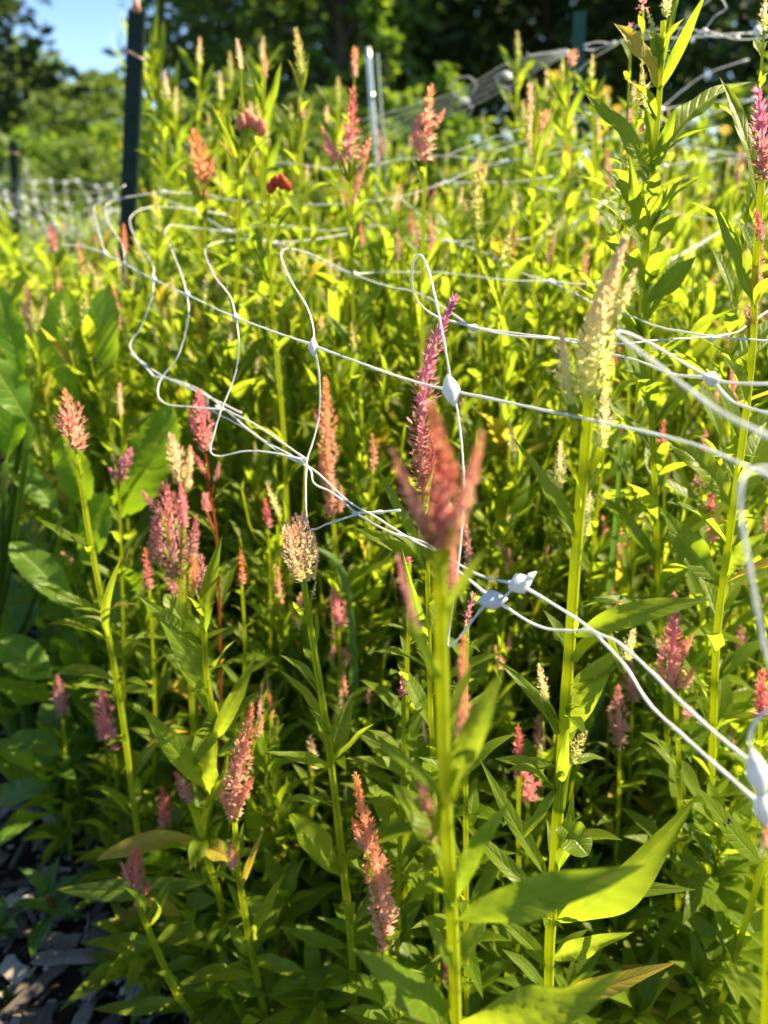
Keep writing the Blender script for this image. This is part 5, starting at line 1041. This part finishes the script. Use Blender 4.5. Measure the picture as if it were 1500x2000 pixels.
trees = [  # u, Y, top height, radius, leaves, leaf size, material, label
 (-75, 22, 11.5, 3.4, 5200, .34, 'far_leaf', 'dark tree filling the top left corner against the sky'),
 (415, 26, 12.0, 3.0, 3000, .34, 'far_leaf', 'dark open tree just right of the green post with sky showing through'),
 (520, 19, 12.0, 3.2, 6500, .30, 'mid_leaf', 'olive green tree catching the sun, right of the sky gap'),
 (690, 24, 14.0, 4.0, 5200, .36, 'far_leaf', 'dark tree behind the pale metal pole'),
 (640, 16, 9.0, 2.6, 4200, .26, 'mid_leaf', 'mid green leafy tree behind the star shaped spike'),
 (900, 22, 13.5, 4.2, 6000, .36, 'far_leaf', 'deep shaded tree right of the pole'),
 (1080, 20, 13.0, 4.0, 6000, .34, 'far_leaf', 'deep shaded tree behind the teal post'),
 (1290, 19, 13.0, 4.2, 6000, .34, 'far_leaf', 'deep shaded tree behind the very tall celosia'),
 (1500, 18, 13.0, 4.2, 6000, .34, 'far_leaf', 'deep shaded tree at the right picture edge'),
 (1180, 28, 17.0, 5.0, 5200, .44, 'far_leaf', 'tallest shaded tree rising behind the others at the right'),
 (820, 30, 17.0, 5.0, 5200, .44, 'far_leaf', 'tall shaded tree rising behind the ones near the pole'),
 (40, 34, 5.4, 3.4, 3600, .42, 'mid_leaf', 'dull olive tree low under the sky at the left'),
 (215, 38, 4.6, 3.0, 3600, .42, 'mid_leaf', 'dull olive tree under the sky gap'),
 (-150, 30, 6.0, 4.0, 3000, .42, 'mid_leaf', 'olive tree at the far left edge'),
]
for i, (u, Y, h, r, n, ls, m, lab) in enumerate(trees): tree(lab, at(u, Y), Y, h, r, n, ls, m, 'tree', .16 if m == 'far_leaf' else .1, 40 + i, G2, .8, 26)
G3 = 'shrubs at the back of the garden'
shrubs = [
 (40, 9, 1.30, .8, 2600, .10, 'bright_leaf', 'rounded bright green shrub behind the far left post'), (150, 8.5, 1.25, .7, 2600, .10, 'mid_leaf', 'bright shrub between the far left post and the dark post'),
 (120, 13, 1.75, 1.2, 3000, .14, 'mid_leaf', 'olive shrub in the second row left of the dark post'), (205, 11, 1.5, .7, 2400, .12, 'bright_leaf', 'upright green shrub close to the left of the dark post'),
 (350, 8, 1.45, .6, 2600, .10, 'mid_leaf', 'green shrub right of the dark post'), (470, 8.5, 1.75, .6, 3000, .10, 'mid_leaf', 'willowy green shrub behind the peach crested bloom'), (590, 8, 1.65, .55, 3000, .10, 'mid_leaf', 'willowy green shrub behind the lime head'),
 (738, 6.0, 2.1, .16, 2200, .075, 'bright_leaf', 'narrow column of light green leaves above the metal pole'), (660, 9, 1.7, .6, 2600, .11, 'mid_leaf', 'green shrub behind the star shaped spike'), (800, 6.5, 1.4, .4, 2200, .08, 'bright_leaf', 'green shrub between the metal pole and the salmon spike'),
 (868, 5.6, 1.62, .22, 2200, .075, 'bright_leaf', 'upright bright green sapling right of the salmon and yellow spike'), (940, 6.0, 1.2, .4, 2000, .08, 'bright_leaf', 'low green shrub under the gathered net'), (1010, 7.0, 1.2, .4, 1800, .09, 'mid_leaf', 'low dull shrub left of the yellow flowers'),
 (1200, 7.5, 1.05, .6, 2400, .09, 'mid_leaf', 'dull low shrub behind the yellow flowers'), (1380, 6.5, 1.25, .6, 2400, .09, 'mid_leaf', 'dull leafy shrub behind the right leaves'), (1500, 5.5, 1.55, .4, 2400, .09, 'bright_leaf', 'leafy green shrub at the upper right edge'),
 (-40, 6.5, 1.15, .6, 2200, .09, 'mid_leaf', 'shrub cut by the left picture edge'), (300, 5.6, 1.2, .3, 1800, .07, 'bright_leaf', 'leafy bush just right of the post behind the reeds')]
for i, (u, Y, h, r, n, ls, m, lab) in enumerate(shrubs): tree(lab, at(u, Y), Y, h, r, n, ls, m, 'shrub', .08, 90 + i, G3, 1.3 if r < .45 else .9, 16, 'shrub', trunk=.02)
# reedy stalk with long narrow leaves beside the dark post
for (u0, v0, u1, v1, lab) in [(296, 330, 300, 120, 'reedy plant with long narrow leaves close to the right of the dark post'), (330, 380, 326, 215, 'shorter reedy plant right of the first, long leaves upright')]:
    b0 = P(u0, v0, 2.15); t0 = P(u1, v1, 2.15); org = np.array([b0[0], b0[1], 0]); root = thing('reedy_plant', lab, 'leafy plant', org)
    mb = MB(); p = smooth_path([np.array([.01, 0, -.01]), b0 - org, t0 - org], 6); tube(mb, p, np.linspace(.006, .002, len(p)), 8); mb.obj('stem', M['stem_dim'], root)
    ph = 0
    for k in range(22):
        f = .35 + .65 * k / 21; q = np.array([np.interp(f, np.linspace(0, 1, len(p)), p[:, i]) for i in range(3)]); ph += 2.4
        d = nrm(np.array([math.cos(ph), math.sin(ph) * .5, R(1.2, 3.2)])); L = R(.08, .2)
        V, fa, uv = leaf_geo(L, R(.012, .018), R(.03, .14), .3, .1, 8, 2, 'blade', k + 30); child('leaf', MB().add(V, fa, uv).mesh('leaf', M['leaf']), root, mtx(q, basis(d, np.array([d[0], d[1] - .5, 0]))))
# meadow beyond the beds
mb = MB(); rs = np.random.default_rng(3)
for k in range(16000):
    y = rs.uniform(3.2, 16) if k > 9000 else rs.uniform(3.2, 7); x = rs.uniform(-.75 * y - .5, .75 * y + .5)
    L = rs.uniform(.18, .5); a = rs.uniform(0, 6.28); d = np.array([math.cos(a) * .35, math.sin(a) * .35, 1]); wd = rs.uniform(.006, .016) * (1 + y * .06); s_ = np.array([math.cos(a + 1.4), math.sin(a + 1.4), 0]) * wd
    b0 = np.array([x, y, -.03]); b1 = b0 + d * L * .6; b2 = b0 + d * L + np.array([math.cos(a), math.sin(a), -.2]) * L * .25
    mb.add([b0 - s_, b0 + s_, b1 + s_ * .8, b1 - s_ * .8, b2], [(0, 1, 2, 3), (3, 2, 4)], [(0, 0), (1, 0), (1, .6), (0, .6), (.5, .95)])
o = mb.obj('meadow_grass', M['mid_leaf']); tag(o, 'tall blurred grass and weeds behind the beds', 'grass', kind='stuff')
